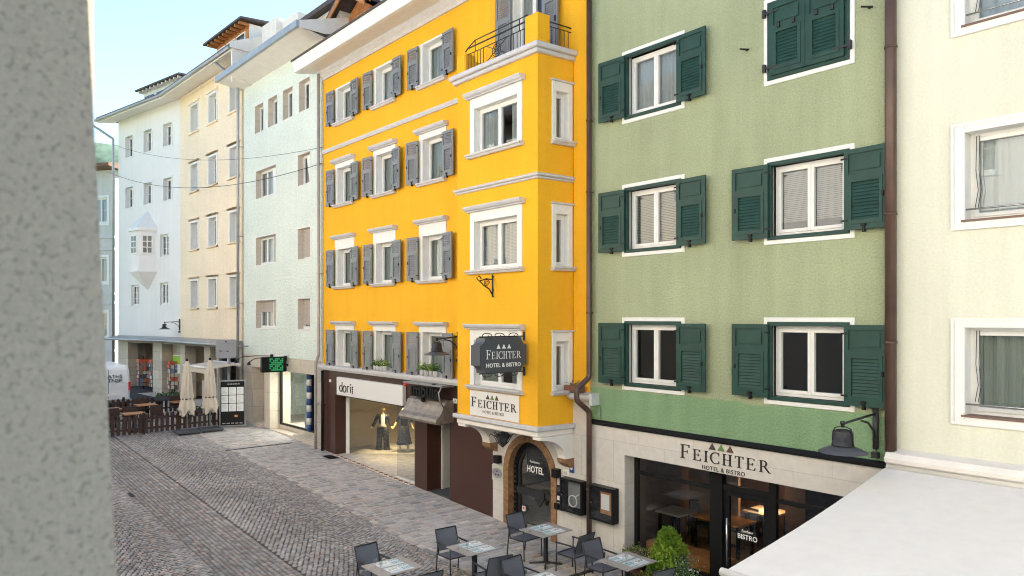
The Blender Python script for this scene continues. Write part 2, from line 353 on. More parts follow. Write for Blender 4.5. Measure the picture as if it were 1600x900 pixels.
def body(h, x0, x1, z0, z1, mat, depth=7, floors=()):
    mb = MB()
    mb.quad((x0,.31,z0),(x0,depth,z0),(x0,depth,z1),(x0,.0,z1)) ; mb.v[-4] = (x0,0,z0)
    mb.quad((x1,0,z0),(x1,0,z1),(x1,depth,z1),(x1,depth,z0)); mb.quad((x0,depth,z0),(x1,depth,z0),(x1,depth,z1),(x0,depth,z1))
    o = mb.build('side_wall', mat, h)
    f = MB()
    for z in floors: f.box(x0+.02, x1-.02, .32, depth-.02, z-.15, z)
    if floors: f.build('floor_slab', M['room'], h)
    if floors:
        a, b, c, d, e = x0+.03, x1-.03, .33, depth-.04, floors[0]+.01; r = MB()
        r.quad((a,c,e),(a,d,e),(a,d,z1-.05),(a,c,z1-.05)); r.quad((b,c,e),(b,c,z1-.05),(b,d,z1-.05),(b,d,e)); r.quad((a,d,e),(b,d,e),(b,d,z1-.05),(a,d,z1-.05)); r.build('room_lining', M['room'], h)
    # partition close behind the windows so rooms read as rooms
    return o

CACHE = {}
def shutter_mesh(w, h, style):
    "hinge at x=0, leaf extends to +x, z from 0; front faces -y"
    mb = MB(); t = .035; f = .075*w/.6 if w < .6 else .075
    mb.box(0, f, -t, 0, 0, h); mb.box(w-f, w, -t, 0, 0, h); mb.box(f, w-f, -t, 0, 0, .09*h/1.3); mb.box(f, w-f, -t, 0, h-.08, h)
    zm = h*.66; mb.box(f, w-f, -t, 0, zm-.04, zm+.04); lo, hi = .09*h/1.3, zm-.04
    def louv(x0, x1, z0, z1, pitch=.055):
        n = max(3, int((z1-z0)/pitch)); p = (z1-z0)/n
        for i in range(n):
            z = z0+i*p
            mb.add([(x0,-t+.006,z),(x1,-t+.006,z),(x1,-.012,z+p*.82),(x0,-.012,z+p*.82),(x0,-t+.012,z-.006),(x1,-t+.012,z-.006)], [(0,1,2,3),(4,5,1,0)])
    g = .055 if w > .5 else .04
    if style == 'green':
        mb.box(f, w-f, -.012, -.004, zm+.04, h-.08); mb.box(f+.05, w-f-.05, -.030, -.012, zm+.09, h-.13)
    else: louv(f, w-f, zm+.04, h-.08)
    # inner nested frame
    mb.box(f, f+g, -t-.012, 0, lo, hi); mb.box(w-f-g, w-f, -t-.012, 0, lo, hi); mb.box(f+g, w-f-g, -t-.012, 0, lo, lo+g*1.2); mb.box(f+g, w-f-g, -t-.012, 0, hi-g, hi)
    louv(f+g, w-f-g, lo+g*1.2, hi-g); mb.box(f, w-f, -.008, -.004, lo, hi)
    return mb
def shutter_hw(w, h):
    mb = MB()
    mb.box(w*.42, w*.52, -.075, -.036, .05, .085); mb.box(w*.44, w*.5, -.06, -.0, -.05, .04)
    mb.box(w-.09, w-.06, -.06, -.036, h*.38, h*.44)
    for z in (.14, h-.16): mb.box(-.05, .06, -.045, -.036, z, z+.03)
    return mb
def window(parent, cx, cz, key, name='window', **k):
    ck = (key, name)
    if ck in CACHE:
        o = copy_tree(CACHE[ck], parent); da_ = {}
        for q in o.children:
            if q.name.startswith('shutter') and not q.name.startswith('shutter_frame'):
                sgn = 1 if q.location.x > 0 else -1; q.rotation_euler.z += -sgn*da_.setdefault(sgn, R(random.uniform(-1.5, 4)))
    else:
        o = make_window(parent, name, **k); CACHE[ck] = o
    o.location = (cx, k.get('y', 0), cz); return o
def make_window(parent, name, w, h, cas=.12, proud=.03, d=.22, mats=('white','white'), sash=2, bars=0, curtain=None, blind=None, glassy=-1,
                 shut=None, sw=.6, sh=None, sz=None, hood=0, sill=0, inner=None, side=1, rail=False, tcas=None, bcas=None, y=0, grate=False, tilt=0, soff=0, darkreveal=None):
    "origin at the centre of the clear opening w x h on the wall plane; y runs into the house"
    W, H = w/2, h/2; tc = cas if tcas is None else tcas; bc = cas if bcas is None else bcas
    mb = MB()
    # surround, with a reveal lining
    if cas:
        mb.box(-W-cas, -W, -proud, .02, -H-bc, H+tc); mb.box(W, W+cas, -proud, .02, -H-bc, H+tc)
        mb.box(-W, W, -proud, .02, H, H+tc)
        if bc: mb.box(-W, W, -proud, .02, -H-bc, -H)
    e = .012
    mb.box(-W-e, -W, .02, d, -H, H); mb.box(W, W+e, .02, d, -H, H); mb.box(-W, W, .02, d, H, H+e); mb.box(-W, W, .02, d, -H-e, -H)
    root = mb.build(name, M[mats[0]], parent, bevel=.006)
    if inner:   # coloured inner frame
        f = MB(); i = .07
        f.box(-W, -W+i, -proud-.02, .05, -H, H); f.box(W-i, W, -proud-.02, .05, -H, H); f.box(-W+i, W-i, -proud-.02, .05, H-i, H); f.box(-W+i, W-i, -proud-.02, .05, -H, -H+i)
        f.build('shutter_frame', M[inner], root, bevel=.005); W -= i; H -= i
    f = MB(); o = .055; y0, y1 = d-.07, d-.005
    f.box(-W, -W+o, y0, y1, -H, H); f.box(W-o, W, y0, y1, -H, H); f.box(-W+o, W-o, y0, y1, H-o, H); f.box(-W+o, W-o, y0, y1, -H, -H+o)
    n = sash; sw_ = (2*W-2*o)/n; s = .06; g = MB()
    for i in range(n):
        a = -W+o+i*sw_; b = a+sw_; ya, yb = y0-.018, y1-.01
        f.box(a+.002, a+s, ya, yb, -H+o, H-o); f.box(b-s, b-.002, ya, yb, -H+o, H-o); f.box(a+s, b-s, ya, yb, H-o-s, H-o); f.box(a+s, b-s, ya, yb, -H+o, -H+o+s)
        for j in range(bars):
            z = -H+o+s + (2*H-2*o-2*s)*(j+1)/(bars+1); f.box(a+s, b-s, ya+.012, yb, z-.012, z+.012)
        g.quad((a+s-.004,y1-.03,-H+o+s-.004),(b-s+.004,y1-.03,-H+o+s-.004),(b-s+.004,y1-.03,H-o-s+.004),(a+s-.004,y1-.03,H-o-s+.004))
    f.build('frame', M[mats[1]], root, bevel=.004)
    g.build('pane', M['glass'], root)
    yb = d+.06
    if curtain:
        c = MB(); nn = 60; dd = {'net':.02,'split':.035,'dark':.03}.get(curtain,.02)
        for (a, b) in ([(-W, W)] if curtain in ('net','net2') else ([(-W, -W*.35), (W*.35, W)] if curtain in ('split','dark') else [(-W, W*.0)])):
            pts = [(a+(b-a)*i/nn, yb+dd*math.sin(i*(b-a)*1.0*.55/W*1.0)+dd*.4*math.sin(i*1.7)) for i in range(nn+1)]
            for i in range(nn):
                p, q = pts[i], pts[i+1]; c.add([(p[0],p[1],-H),(q[0],q[1],-H),(q[0],q[1],H),(p[0],p[1],H)], [(0,1,2,3)], smooth=True)
        c.build('curtain', M['dcurtain' if curtain in ('dark','net2') else 'curtain'], root)
    if blind:
        c = MB(); z = H-.02; zb = -H + 2*H*(1-blind)
        while z > zb:
            c.quad((-W+o,yb-.03,z),(W-o,yb-.03,z),(W-o,yb+.0,z-.022),(-W+o,yb+.0,z-.022)); z -= .034
        c.build('blind', M['blind'], root)
    if rail is not False and rail:
        c = MB(); c.tube([(-W-.0,.03,-H+.16),(W,.03,-H+.16)], .014); c.lathe([(.05,0),(.05,.02)], 12).v
        c.build('guard_rail', M['chrome'], root)
    Wc = w/2
    if hood:
        c = MB(); e2 = .10 if hood > 1 else .09; z = h/2+tc
        c.prism([(0,0),(-.10,0),(-.10,.02),(-.16,.05),(-.19,.10),(-.19,.13),(0,.13)], -Wc-cas-e2, Wc+cas+e2, axis='x')
        c.v = [(x, yy, zz+z) for x, yy, zz in c.v]
        c.build('hood', M['trim'], root, fix=True)
    if sill:
        c = MB(); z = -h/2-bc
        c.prism([(0,-.10),(-.09,-.10),(-.12,-.05),(-.15,-.04),(-.15,0),(0,.0)], -Wc-cas-sill, Wc+cas+sill, axis='x')
        c.v = [(x, yy, zz+z) for x, yy, zz in c.v]
        c.build('sill', M['trim' if mats[0] != 'green' else 'white'], root, fix=True)
    if shut:
        sh = sh or h+.02; sz = -sh/2 if sz is None else sz; mt = M['greenp' if shut == 'green' else 'greyp']
        s0 = shutter_mesh(sw, sh, shut)
        for sg in (-1, 1):
            mb = MB(); mb.v = [(v[0]*sg, v[1], v[2]) for v in s0.v]; mb.f = [q[::-1] if sg < 0 else q for q in s0.f]; mb.mi = list(s0.mi); mb.sm = list(s0.sm)
            sb = mb.build('shutter', mt, root, (sg*(Wc+soff), -proud-.055, sz), -sg*R(3))
            hw = shutter_hw(sw, sh); hw.v = [(v[0]*sg, v[1], v[2]) for v in hw.v]
            hw.build('shutter_latch', M['black'], root, (sg*(Wc+soff), -proud-.055, sz), -sg*R(3))
    return root

# ================================================================== yellow house
X0, X1 = -25.2, -11.62
yh = house('yellow_house', 'bright yellow town house with grey shutters and a projecting bay', X0, 12, 0)
wl = lambda X: X - X0
W = X1 - X0
cols = [wl(-23.50), wl(-20.76), wl(-17.99)]
rows = [(4.31, 1.28, .18), (7.14, 1.30, .36), (10.02, 1.28, .18), (12.87, 1.20, .06)]     # centre z, height, top casing
wins = []
for r, (cz, h, tc) in enumerate(rows):
    for c in cols: wins.append((c, cz, h, tc, r))
bay_h = (wl(-15.31), wl(-12.16), 2.95, 11.38)
door_h = (wl(-14.28), wl(-13.14), 11.5, 13.75)
holes = [(c-.51, c+.51, z-h/2, z+h/2) for c, z, h, t, r in wins] + [bay_h, door_h]
mb = wall_holes(MB(), 0, W, 3.5, 14.4, holes, 0, .22)
mb.build('wall', M['yellow'], yh)
body(yh, 0, W, 0, 14.4, M['yellow'], 7, (3.45, 6.0, 8.9, 11.6))
MB().quad((0,0,14.4),(W,0,14.4),(W,7,14.4),(0,7,14.4)).build('attic_floor', M['room'], yh)
CU = ['split','dark','net']
for i, (c, z, h, tc, r) in enumerate(wins):
    cu = [ 'net2','net2','net2', 'net2','net2','net2', 'net2','net2','net2', 'net2','net','net2'][i]
    window(yh, c, z, ('y', r, cu), w=1.02, h=h, cas=.20, tcas=tc, bcas=0, d=.27, sash=1, curtain=cu, shut='grey', sw=.56, sh=h, soff=.13, hood=(1 if r in (0,1,2) else 0), sill=(.02 if r else 0))
# ledge above the shops, string course, eaves
mb = MB(); P = [(0,3.5),(-.16,3.5),(-.20,3.58),(-.20,3.66),(0,3.70)]
mb.prism(P, 0, wl(-15.32), axis='x'); mb.build('ledge', M['trim'], yh, fix=True)
mb = MB(); mb.prism([(0,11.36),(-.05,11.36),(-.09,11.44),(-.09,11.48),(0,11.52)], .05, wl(-15.5), axis='x'); mb.build('string_course', M['trim'], yh, fix=True)
mb = MB(); mb.prism([(0,14.06),(-.06,14.06),(-.09,14.12),(-.09,14.18),(-.15,14.24),(-.15,14.30),(-.20,14.36),(-.20,14.5),(0,14.5)], 0, W, axis='x'); mb.build('cornice', M['trim'], yh, fix=True)
mb = MB(); mb.prism([(-.2,14.36),(-.85,14.24),(-.98,14.24),(-1.0,14.40),(-1.04,14.50),(-1.06,14.62),(-.2,14.62)], -.3, W+.1, axis='x'); mb.build('eave', M['white'], yh, fix=True)
mb = MB(); mb.prism([(-1.10,14.62),(-1.10,14.68),(3.6,17.6),(7.0,15.6),(7,14.5),(3.6,17.45),(-.2,14.62)], -.35, W+.15, axis='x'); mb.build('roof', M['roofd'], yh, fix=True)
# roof dormer of brown timber
def dormer(h, x, y, z, w, hh, dd, ov, roofm, wallm, frontm, slope=.25, name='dormer', gable=False, nwin=2):
    mb = MB(); mb.box(-w/2, w/2, 0, dd, 0, hh); o = mb.build(name, M[wallm], h, (x, y, z))
    f = MB(); f.box(-w/2+.05, w/2-.05, -.03, 0, .25, hh-.02); f.build('boarding', M[frontm], o)
    for i in range(nwin):
        xa = -w/2+.2+(w-.4)*i/nwin; xb = xa+(w-.4)/nwin-.15
        fr = MB(); fr.box(xa, xb, -.07, -.03, .3, hh-.25); fo = fr.build('window', M['white'], o)
        g = MB(); g.box(xa+.07, xb-.07, -.075, -.065, .37, hh-.32); g.build('pane', M['glass_dark'], o)
    r = MB()
    if gable:
        a = w/2+ov; zt = hh+a*.55
        for s in (-1, 1):
            r.add([(0,-ov,zt),(s*a,-ov,hh-.05),(s*a,dd,hh-.05),(0,dd,zt),(0,-ov,zt-.10),(s*a,-ov,hh-.15),(s*a,dd,hh-.15),(0,dd,zt-.10)], [(0,1,2,3),(4,7,6,5),(0,4,5,1),(1,5,6,2)])
        b = MB()
        for s in (-1, 1): b.prism([(0,zt-.12),(s*a,hh-.17),(s*a,hh-.36),(0,zt-.34)], -ov-.02, -ov+.03)
        b.prism([(-w/2,hh),(w/2,hh),(0,hh+w*.27)], -.02, .02); b.build('gable_board', M['wood'], o, fix=True)
    else:
        r.prism([(-ov,hh+.0),(-ov,hh+.09),(dd,hh+.09+slope*dd),(dd,hh+slope*dd)], -w/2-ov*.6, w/2+ov*.6, axis='x')
        for i in range(int(w/.45)+1):
            xx = -w/2+.05+i*(w-.1)/int(w/.45); MB().box(xx-.05, xx+.05, -ov+.08, 0, hh-.12, hh-.0).build('rafter', M[frontm], o)
    r.build('dormer_roof', M[roofm], o, fix=True)
    return o
M['glass_dark'] = simple('dark_glazing', (.06,.07,.08), .08)
dormer(yh, wl(-24.15), .9, 15.1, 1.9, 1.35, 3, .65, 'roofd', 'wood', 'wood', gable=True)
dormer(yh, wl(-20.6), .9, 15.1, 1.9, 1.35, 3, .65, 'roofd', 'wood', 'wood', gable=True)

# bay with its three floors of windows
bay = MB(); bx0, bx1 = wl(-15.31), wl(-12.25); by = -1.03
brow = [(4.28, 1.12), (7.15, 1.20), (9.98, 1.12)]
bc = (bx0+bx1)/2 + .02
bh = [(bc-.82, bc+.82, z-h/2, z+h/2) for z, h in brow]
wall_holes(bay, bx0, bx1, 2.95, 11.3, bh, by, .22)
sd = MB(); SA = R(85.9); wall_holes(sd, 0, 1.033, 2.95, 11.3, [(.70-.18, .70+.18, z-h/2, z+h/2) for z, h in brow], 0, .2)
sd.xf(Matrix.Translation((bx1, by, 0)) @ Matrix.Rotation(SA, 4, 'Z')); bay.add(sd.v, sd.f)
bay.quad((bx0,0,2.95),(bx0,by,2.95),(bx0,by,11.3),(bx0,0,11.3)); bay.quad((bx0,by,11.3),(bx1,by,11.3),(bx1+.07,0,11.3),(bx0,0,11.3)); bay.quad((bx0,by,2.95),(bx1,by,2.95),(bx1+.07,0,2.95),(bx0,0,2.95))
bayo = bay.build('bay', M['yellow'], yh)
for i, (z, h) in enumerate(brow):
    window(bayo, bc, z, ('bay', i), y=by, w=1.64, h=h, cas=.17, tcas=.26 if i != 1 else .24, bcas=0, d=.22, sash=2, hood=2, sill=.06, curtain=['dark','net','split'][i], blind=[0,.9,0][i])
    o = window(bayo, 0, z, ('bays', i), w=.36, h=h, cas=.12, tcas=.22, bcas=.0, d=.2, sash=1, hood=0, sill=.03, blind=[0,0,1.0][i], curtain='dark')
    o.location = (bx1+.70*math.cos(SA), by+.70*math.sin(SA), z); o.rotation_euler.z = SA
    hb = MB(); hb.box(-.33, .33, -.07, .0, h/2+.22, h/2+.26); hb.build('hood', M['trim'], o)
def bayband(z0, z1, out, mat, name):
    mb = MB(); pts = [(bx0-out, .0), (bx0-out, by-out), (bx1+out*.9, by-out), (bx1+.07+out, .0)]
    mb.prism(pts, z0, z1, axis='z'); return mb.build(name, mat, bayo, bevel=.02)
bayband(11.30, 11.40, .10, M['trim'], 'bay_cornice'); bayband(11.40, 11.52, .17, M['trim'], 'bay_cornice')
bayband(8.50, 8.56, .05, M['trim'], 'bay_string_course'); bayband(8.56, 8.63, .09, M['trim'], 'bay_string_course')
bayband(2.84, 2.95, .10, M['trim'], 'bay_base'); bayband(2.70, 2.84, .02, M['offwhite'], 'bay_base')
for xx, t in ((wl(-15.28), .30), (wl(-12.42), .26)):
    pr = [(0,2.70),(by,2.70)] + [(by+.78*math.cos(R(a)), 2.14+.50*math.sin(R(a))) for a in range(90, -1, -10)] + [(0,2.14)]
    mb = MB(); mb.prism(pr, xx, xx+t, axis='x'); mb.build('console', M['offwhite'], bayo, fix=True)
    mb = MB(); mb.prism([(0,2.14),(-.26,2.14),(-.24,2.04),(-.10,1.94),(0,1.90)], xx-.02, xx+t+.02, axis='x'); mb.build('corbel', M['archstone'], bayo, fix=True)
# balcony on top of the bay
mb = MB(); zt = 11.52
mb.box(bx1-.42, bx1+.02, by-.02, by+.36, zt, 12.22); mb.box(bx1-.36, bx1-.04, by+.04, by+.30, 12.22, 12.25); mb.build('parapet_post', M['yellow'], bayo, bevel=.03)
mb = MB(); mb.box(bx0-.02, bx0+.34, by-.02, by+.34, zt, 12.05); mb.box(bx0, bx0+.34, by+.3, 0, zt, 11.9); mb.build('parapet_post', M['yellow'], bayo, bevel=.03)
mb = MB(); xa, xb = bx0+.34, bx1-.42; yy = by+.08
mb.tube([(xa-.1,yy,12.12),(xa,yy-.02,12.16),(xb,yy-.02,12.16)], .018); mb.tube([(xa,yy,12.02),(xb,yy,12.02)], .012); mb.tube([(xa,yy,11.62),(xb,yy,11.62)], .012)
n = 18
for i in range(n+1):
    x = xa + (xb-xa)*i/n
    if abs(i-9) > 3: mb.tube([(x,yy,11.52),(x,yy,12.02)], .009, 6)
for (a, b) in ((-.4,.4),(.4,-.4)): mb.tube([((xa+xb)/2+a,yy,11.63),((xa+xb)/2+b,yy,12.02)], .01, 6)
for rr in (.16, .10, .05): mb.tube([((xa+xb)/2+rr*math.cos(R(t)),yy,11.82+rr*math.sin(R(t))) for t in range(0, 361, 30)], .01, 6, cap=False)
for x in (xa+.3, xb-.3): mb.tube([(x,yy,12.02),(x,yy,12.3)], .012, 6)
mb.tube([(xa+.0,yy-.02,12.16),(xa+.3,yy,12.3),(xb,yy,12.3)], .014)
mb.build('railing', M['iron'], bayo)
mb = MB(); xr = bx1-.03
mb.tube([(xr,by+.36,12.1),(xr+.04,0,12.1)], .016); mb.tube([(xr,by+.36,12.0),(xr+.04,0,12.0)], .011); mb.tube([(xr,by+.36,11.6),(xr+.04,0,11.6)], .011)
for i in range(5): y_ = by+.45+i*.13; mb.tube([(xr+.01,y_,11.52),(xr+.01,y_,12.0)], .008, 6)
mb.build('railing', M['iron'], bayo)
o = window(yh, wl(-13.71), 12.62, ('bdoor',), name='balcony_door', w=1.14, h=2.25, cas=.16, bcas=0, d=.25, sash=2, bars=0, shut='grey', sw=.58, sh=2.2, soff=.02, curtain='split')

# ---- ground floor of the yellow house
zg = .1
gr = MB(); wall_holes(gr, 0, wl(-15.16), 0, 3.5, [(wl(-24.23), wl(-18.97), -.1, 2.62), (wl(-18.29), wl(-17.13), -.1, 2.52)], 0, .5)
gr.build('granite_front', M['granite'], yh)
ax, ar, asp = wl(-13.70), .99, 1.50
def arch(r, z0, n=24): return [(ax+r, z0)] + [(ax+r*math.cos(R(a)), asp+r*math.sin(R(a))) for a in [180*i/n for i in range(n+1)]] + [(ax-r, z0)]
st = MB(); xl, xr = wl(-15.16), W
def archwall(mb, r, y, xl, xr, zt):
    A = arch(r, 0); n = len(A)
    mb.quad((xl,y,0),(A[-1][0],y,0),(A[-1][0],y,asp),(xl,y,asp)); mb.quad((A[0][0],y,0),(xr,y,0),(xr,y,asp),(A[0][0],y,asp))
    arcp = A[1:-1]
    for i in range(len(arcp)-1):
        (x1,z1),(x2,z2) = arcp[i], arcp[i+1]
        def up(x, z):
            # project outward to the rectangle outline
            return (x, zt)
        mb.add([(x1,y,z1),(x1,y,zt),(x2,y,zt),(x2,y,z2)], [(0,1,2,3)])
    mb.quad((xl,y,asp),(ax-r,y,asp),(ax-r,y,zt),(xl,y,zt)); mb.quad((ax+r,y,asp),(xr,y,asp),(xr,y,zt),(ax+r,y,zt))
archwall(st, ar, 0, xl, xr, 3.5)
A = arch(ar, 0)
for i in range(len(A)-1): st.add([(A[i][0],0,A[i][1]),(A[i+1][0],0,A[i+1][1]),(A[i+1][0],.5,A[i+1][1]),(A[i][0],.5,A[i][1])], [(0,1,2,3)])
st.build('stone_front', M['beige_stone'], yh)
def archring(r0, r1, y0, y1, z0=0, n=24):
    mb = MB(); O = arch(r0, z0, n); I = arch(r1, z0, n)
    for i in range(len(O)-1):
        a, b, c, d = O[i], O[i+1], I[i+1], I[i]
        mb.add([(a[0],y0,a[1]),(b[0],y0,b[1]),(c[0],y0,c[1]),(d[0],y0,d[1]),(a[0],y1,a[1]),(b[0],y1,b[1]),(c[0],y1,c[1]),(d[0],y1,d[1])], [(0,1,2,3),(3,2,6,7),(0,4,5,1),(4,7,6,5)])
    return mb
o = archring(ar+.0, .80, -.03, .18).build('door_surround', M['archstone'], yh, fix=True)
dr = archring(.80, .66, .16, .24).build('hotel_door', M['black'], yh, fix=True)
archring(.66, .58, .19, .25).build('door_frame', M['iron'], dr, fix=True)
mb = MB(); mb.prism(arch(.59, .05), .215, .222); mb.build('door_pane', M['shopglass'], dr, fix=True)
mb = MB(); mb.box(ax-.62, ax+.62, .12, .2, .93, 1.10); mb.prism([(ax+.12,1.13),(ax+.42,1.13),(ax+.44,.95),(ax+.27,.72),(ax+.12,.9)], .08, .12)
mb.build('door_bar', M['iron'], dr)
for i in range(12): MB().lathe([(.0,0),(.035,0),(.045,.03),(.03,.06),(0,.06)], 8, (ax-.74, .15, .25+i*.13)).build('stud', M['iron'], dr)
put_text(sans('HOTEL', .235, .006, .004, .78, 1.1), M['letterw'], dr, (ax+.02, .17, 1.52)); put_text(sans('Residence', .09, .004), M['letterw'], dr, (ax, .17, 1.76))
mb = MB(); mb.box(ax-.46, ax-.34, .15, .17, .50, .62); mb.build('notice', M['paper'], dr); mb = MB(); mb.box(ax-.43, ax-.37, .14, .15, .54, .60); mb.build('notice_mark', M['red'], dr)
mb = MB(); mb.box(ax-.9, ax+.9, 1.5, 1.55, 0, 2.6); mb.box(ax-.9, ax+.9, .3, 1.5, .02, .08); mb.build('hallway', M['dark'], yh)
# dorii shop: diagonal display window, glass panel, entry
def seg_wall(mb, a, b, z0, z1, t=.05):
    a = Vector((a[0]-X0, a[1]-12)); b = Vector((b[0]-X0, b[1]-12)); d = (b-a).normalized(); n = Vector((-d.y, d.x))*t/2
    mb.prism([(a+n)[:], (b+n)[:], (b-n)[:], (a-n)[:]], z0, z1, axis='z'); return mb
fl = MB(); fl.box(wl(-24.23), wl(-18.97), .02, 6, .0, .30); fl.build('shop_floor', M['shopfloor'], yh)
mb = MB(); mb.box(wl(-25.15), wl(-17.2), 5.9, 5.95, .3, 3.3); mb.box(wl(-25.15), wl(-25.1), .5, 5.9, .3, 3.3); mb.build('shop_wall', M['shopwall'], yh)
mb = MB(); mb.box(wl(-25.1), wl(-18.7), .3, 5.9, 2.75, 2.85); mb.build('shop_ceiling', M['white'], yh)
da, db = (-24.18, 12.43), (-21.75, 15.42)
mb = MB(); mb.prism([(wl(-25.1),.5),(wl(-24.2),.44),(wl(-21.75),3.42),(wl(-21.75),5.8),(wl(-25.1),5.8)], .28, .36, axis='z'); pl_ = mb.build('display_plinth', M['shopwall'], yh, fix=True)
mb = MB(); seg_wall(mb, da, db, .30, .37, .07); seg_wall(mb, da, db, 2.60, 2.72, .07); seg_wall(mb, (-24.20,12.41), (-24.12,12.51), .30, 2.72, .09); mb.build('display_frame', M['white'], yh, fix=True)
mb = MB(); seg_wall(mb, da, db, .37, 2.60, .012); mb.build('display_pane', M['shopglass'], yh, fix=True)
mb = MB(); n = 14
for i in range(n):
    a0, a1 = R(90*i/n), R(90*(i+1)/n)
    mb.add([(wl(-25.0)+1.2-1.2*math.cos(a0), 2.3+1.2*math.sin(a0), .5),(wl(-25.0)+1.2-1.2*math.cos(a1), 2.3+1.2*math.sin(a1), .5),(wl(-25.0)+1.2-1.2*math.cos(a1), 2.3+1.2*math.sin(a1), 2.72),(wl(-25.0)+1.2-1.2*math.cos(a0), 2.3+1.2*math.sin(a0), 2.72)], [(0,1,2,3)], smooth=True)
mb.box(wl(-25.02), wl(-25.0), .5, 2.3, .5, 2.72); mb.box(wl(-23.8), wl(-21.8), 3.5, 3.52, .5, 2.72); mb.build('display_backdrop', M['shopwall'], yh)
mb = MB(); mb.box(wl(-20.3), wl(-19.0), .18, .20, .30, 2.6); mb.build('glass_panel', M['shopglass'], yh); mb = MB(); mb.box(wl(-20.3), wl(-19.0), .12, .24, .29, .35); mb.build('glass_rail', M['white'], yh)
mt = MB(); k = 0
for i in range(34):
    x = wl(-24.2)+i*.153; zg_ = gz(X0+x)
    mt.box(x, x+.075, -.10+(.03 if i % 2 else 0), .02, zg_-.02, zg_+.012, i % 2); mt.box(x+.077, x+.15, -.10, -.04, zg_-.02, zg_+.010, 2)
mt.build('threshold_mat', [M['orange'], M['fabric_blk'], M['white']], yh)
# impuls doorway
mb = MB(); mb.box(wl(-18.29), wl(-17.1), .02, 4, 0, gz(-17.7)+.03); mb.build('doorway_floor', M['darkgrey'], yh)
mb = MB(); mb.box(wl(-18.28), wl(-18.22), .5, 2.6, .25, 2.5); mb.box(wl(-18.22), wl(-18.19), .46, .56, .25, 2.5); mb.build('doorway_wall', M['white'], yh)
mb = MB(); mb.box(wl(-18.22), wl(-18.10), 1.15, 1.60, 1.55, 1.85); mb.box(wl(-18.10), wl(-18.08), 1.3, 1.45, 1.58, 1.75); mb.build('letter_box', M['darkgrey'], yh)
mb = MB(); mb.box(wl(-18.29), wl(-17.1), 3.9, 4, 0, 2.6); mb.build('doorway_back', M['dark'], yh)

# ================================================================== green house
G0, G1 = -11.62, -5.02
gh = house('green_house', 'green roughcast house with dark green shutters above a bistro', G0, 12, 0)
gl = lambda X: X - G0
gw = G1-G0
gcol = [gl(-9.835), gl(-6.455)]; grow = [4.615, 7.465, 10.32]
holes = [(c-.74, c+.74, z-.695, z+.695) for c in gcol for z in grow]
mb = wall_holes(MB(), 0, gw, 3.10, 15.6, holes, 0, .2); mb.build('wall', M['green'], gh)
body(gh, 0, gw, 0, 15.6, M['green'], 7, (3.2, 6.1, 9.0, 12.0))
for ci, c in enumerate(gcol):
    for ri, z in enumerate(grow):
        closed = (ci == 1 and ri == 2)
        cu, bl = [[(None,0),(None,1.0),('net',0)],[(None,0),(None,.8),(None,0)]][ci][ri]
        if not closed:
            window(gh, c, z, ('g', ci, ri), w=1.48, h=1.39, cas=.08, proud=.025, d=.2, sash=2, inner='greenp', curtain=cu, blind=bl, shut='green', sw=.71, sh=1.31, soff=-.05, mats=('white','white'))
        else:
            o = make_window(gh, 'window', w=1.48, h=1.39, cas=.08, proud=.025, d=.2, sash=2, inner='greenp'); o.location = (c, 0, z)
            s0 = shutter_mesh(.665, 1.26, 'green')
            for sg in (-1, 1):
                mb = MB(); mb.v = [(v[0]*-sg + sg*.67, v[1]-.05, v[2]-.63) for v in s0.v]; mb.f = [q[::-1] if sg > 0 else q for q in s0.f]; mb.mi = s0.mi; mb.sm = s0.sm
                mb.build('shutter', M['greenp'], o)
                hw = MB()
                for z_ in (-.50, .48): hw.box(sg*.78, sg*.50, -.10, -.088, z_, z_+.035); hw.box(sg*.80, sg*.745, -.11, -.06, z_-.05, z_+.09)
                for dx in (.18, .46): hw.box(sg*dx, sg*(dx+.05), -.115, -.088, .18, .27)
                hw.build('shutter_hinge', M['iron'], o)
# shutter holders on the bare wall
for X, z in ((-7.62, 10.30), (-5.40, 10.36)):
    mb = MB(); mb.tube([(gl(X),0,z),(gl(X),-.10,z)], .012, 6); mb.tube([(gl(X)-.09,-.10,z+.03),(gl(X)+.09,-.10,z-.03)], .016, 6); mb.build('shutter_holder', M['black'], gh)
mb = MB(); mb.prism([(0,3.0),(-.05,3.0),(-.07,3.03),(-.07,3.07),(-.03,3.11),(0,3.11)], .0, gw, axis='x'); mb.build('moulding', M['black'], gh, fix=True)
# stone fascia of the bistro
sh = (gl(-10.60), gl(-5.15), .0, 2.43)
mb = wall_holes(MB(), 0, gw, 0, 3.0, [sh], 0, .36); mb.build('stone_front', M['beige_stone'], gh)
ny = .34
mb = MB(); bl_ = lambda a, b, z0, z1, p=0: mb.box(gl(a), gl(b), ny-.03-p, ny+.05, z0, z1)
bl_(-10.60, -10.50, 0, 2.43); bl_(-10.50, -5.15, 2.36, 2.43); bl_(-10.5, -8.62, 2.0, 2.08); bl_(-8.62, -8.34, .0, 2.36, .06); bl_(-10.5, -8.62, .02, .30)
bl_(-8.34, -7.36, 2.06, 2.16, .03); bl_(-7.36, -7.22, 0, 2.36, .03); bl_(-7.22, -5.15, 2.0, 2.08); bl_(-7.22, -5.15, .02, .30); bl_(-6.2, -6.12, 0, 2.0)
sf = mb.build('shopfront', M['black'], gh, bevel=.006)
mb = MB()
for a, b, z0, z1 in ((-10.5,-8.62,.3,2.0),(-10.5,-8.62,2.08,2.36),(-8.34,-7.36,2.16,2.36),(-7.22,-5.15,.3,2.0),(-7.22,-5.15,2.08,2.36)):
    mb.quad((gl(a),ny+.01,z0),(gl(b),ny+.01,z0),(gl(b),ny+.01,z1),(gl(a),ny+.01,z1))
mb.build('pane', M['shopglass'], sf)
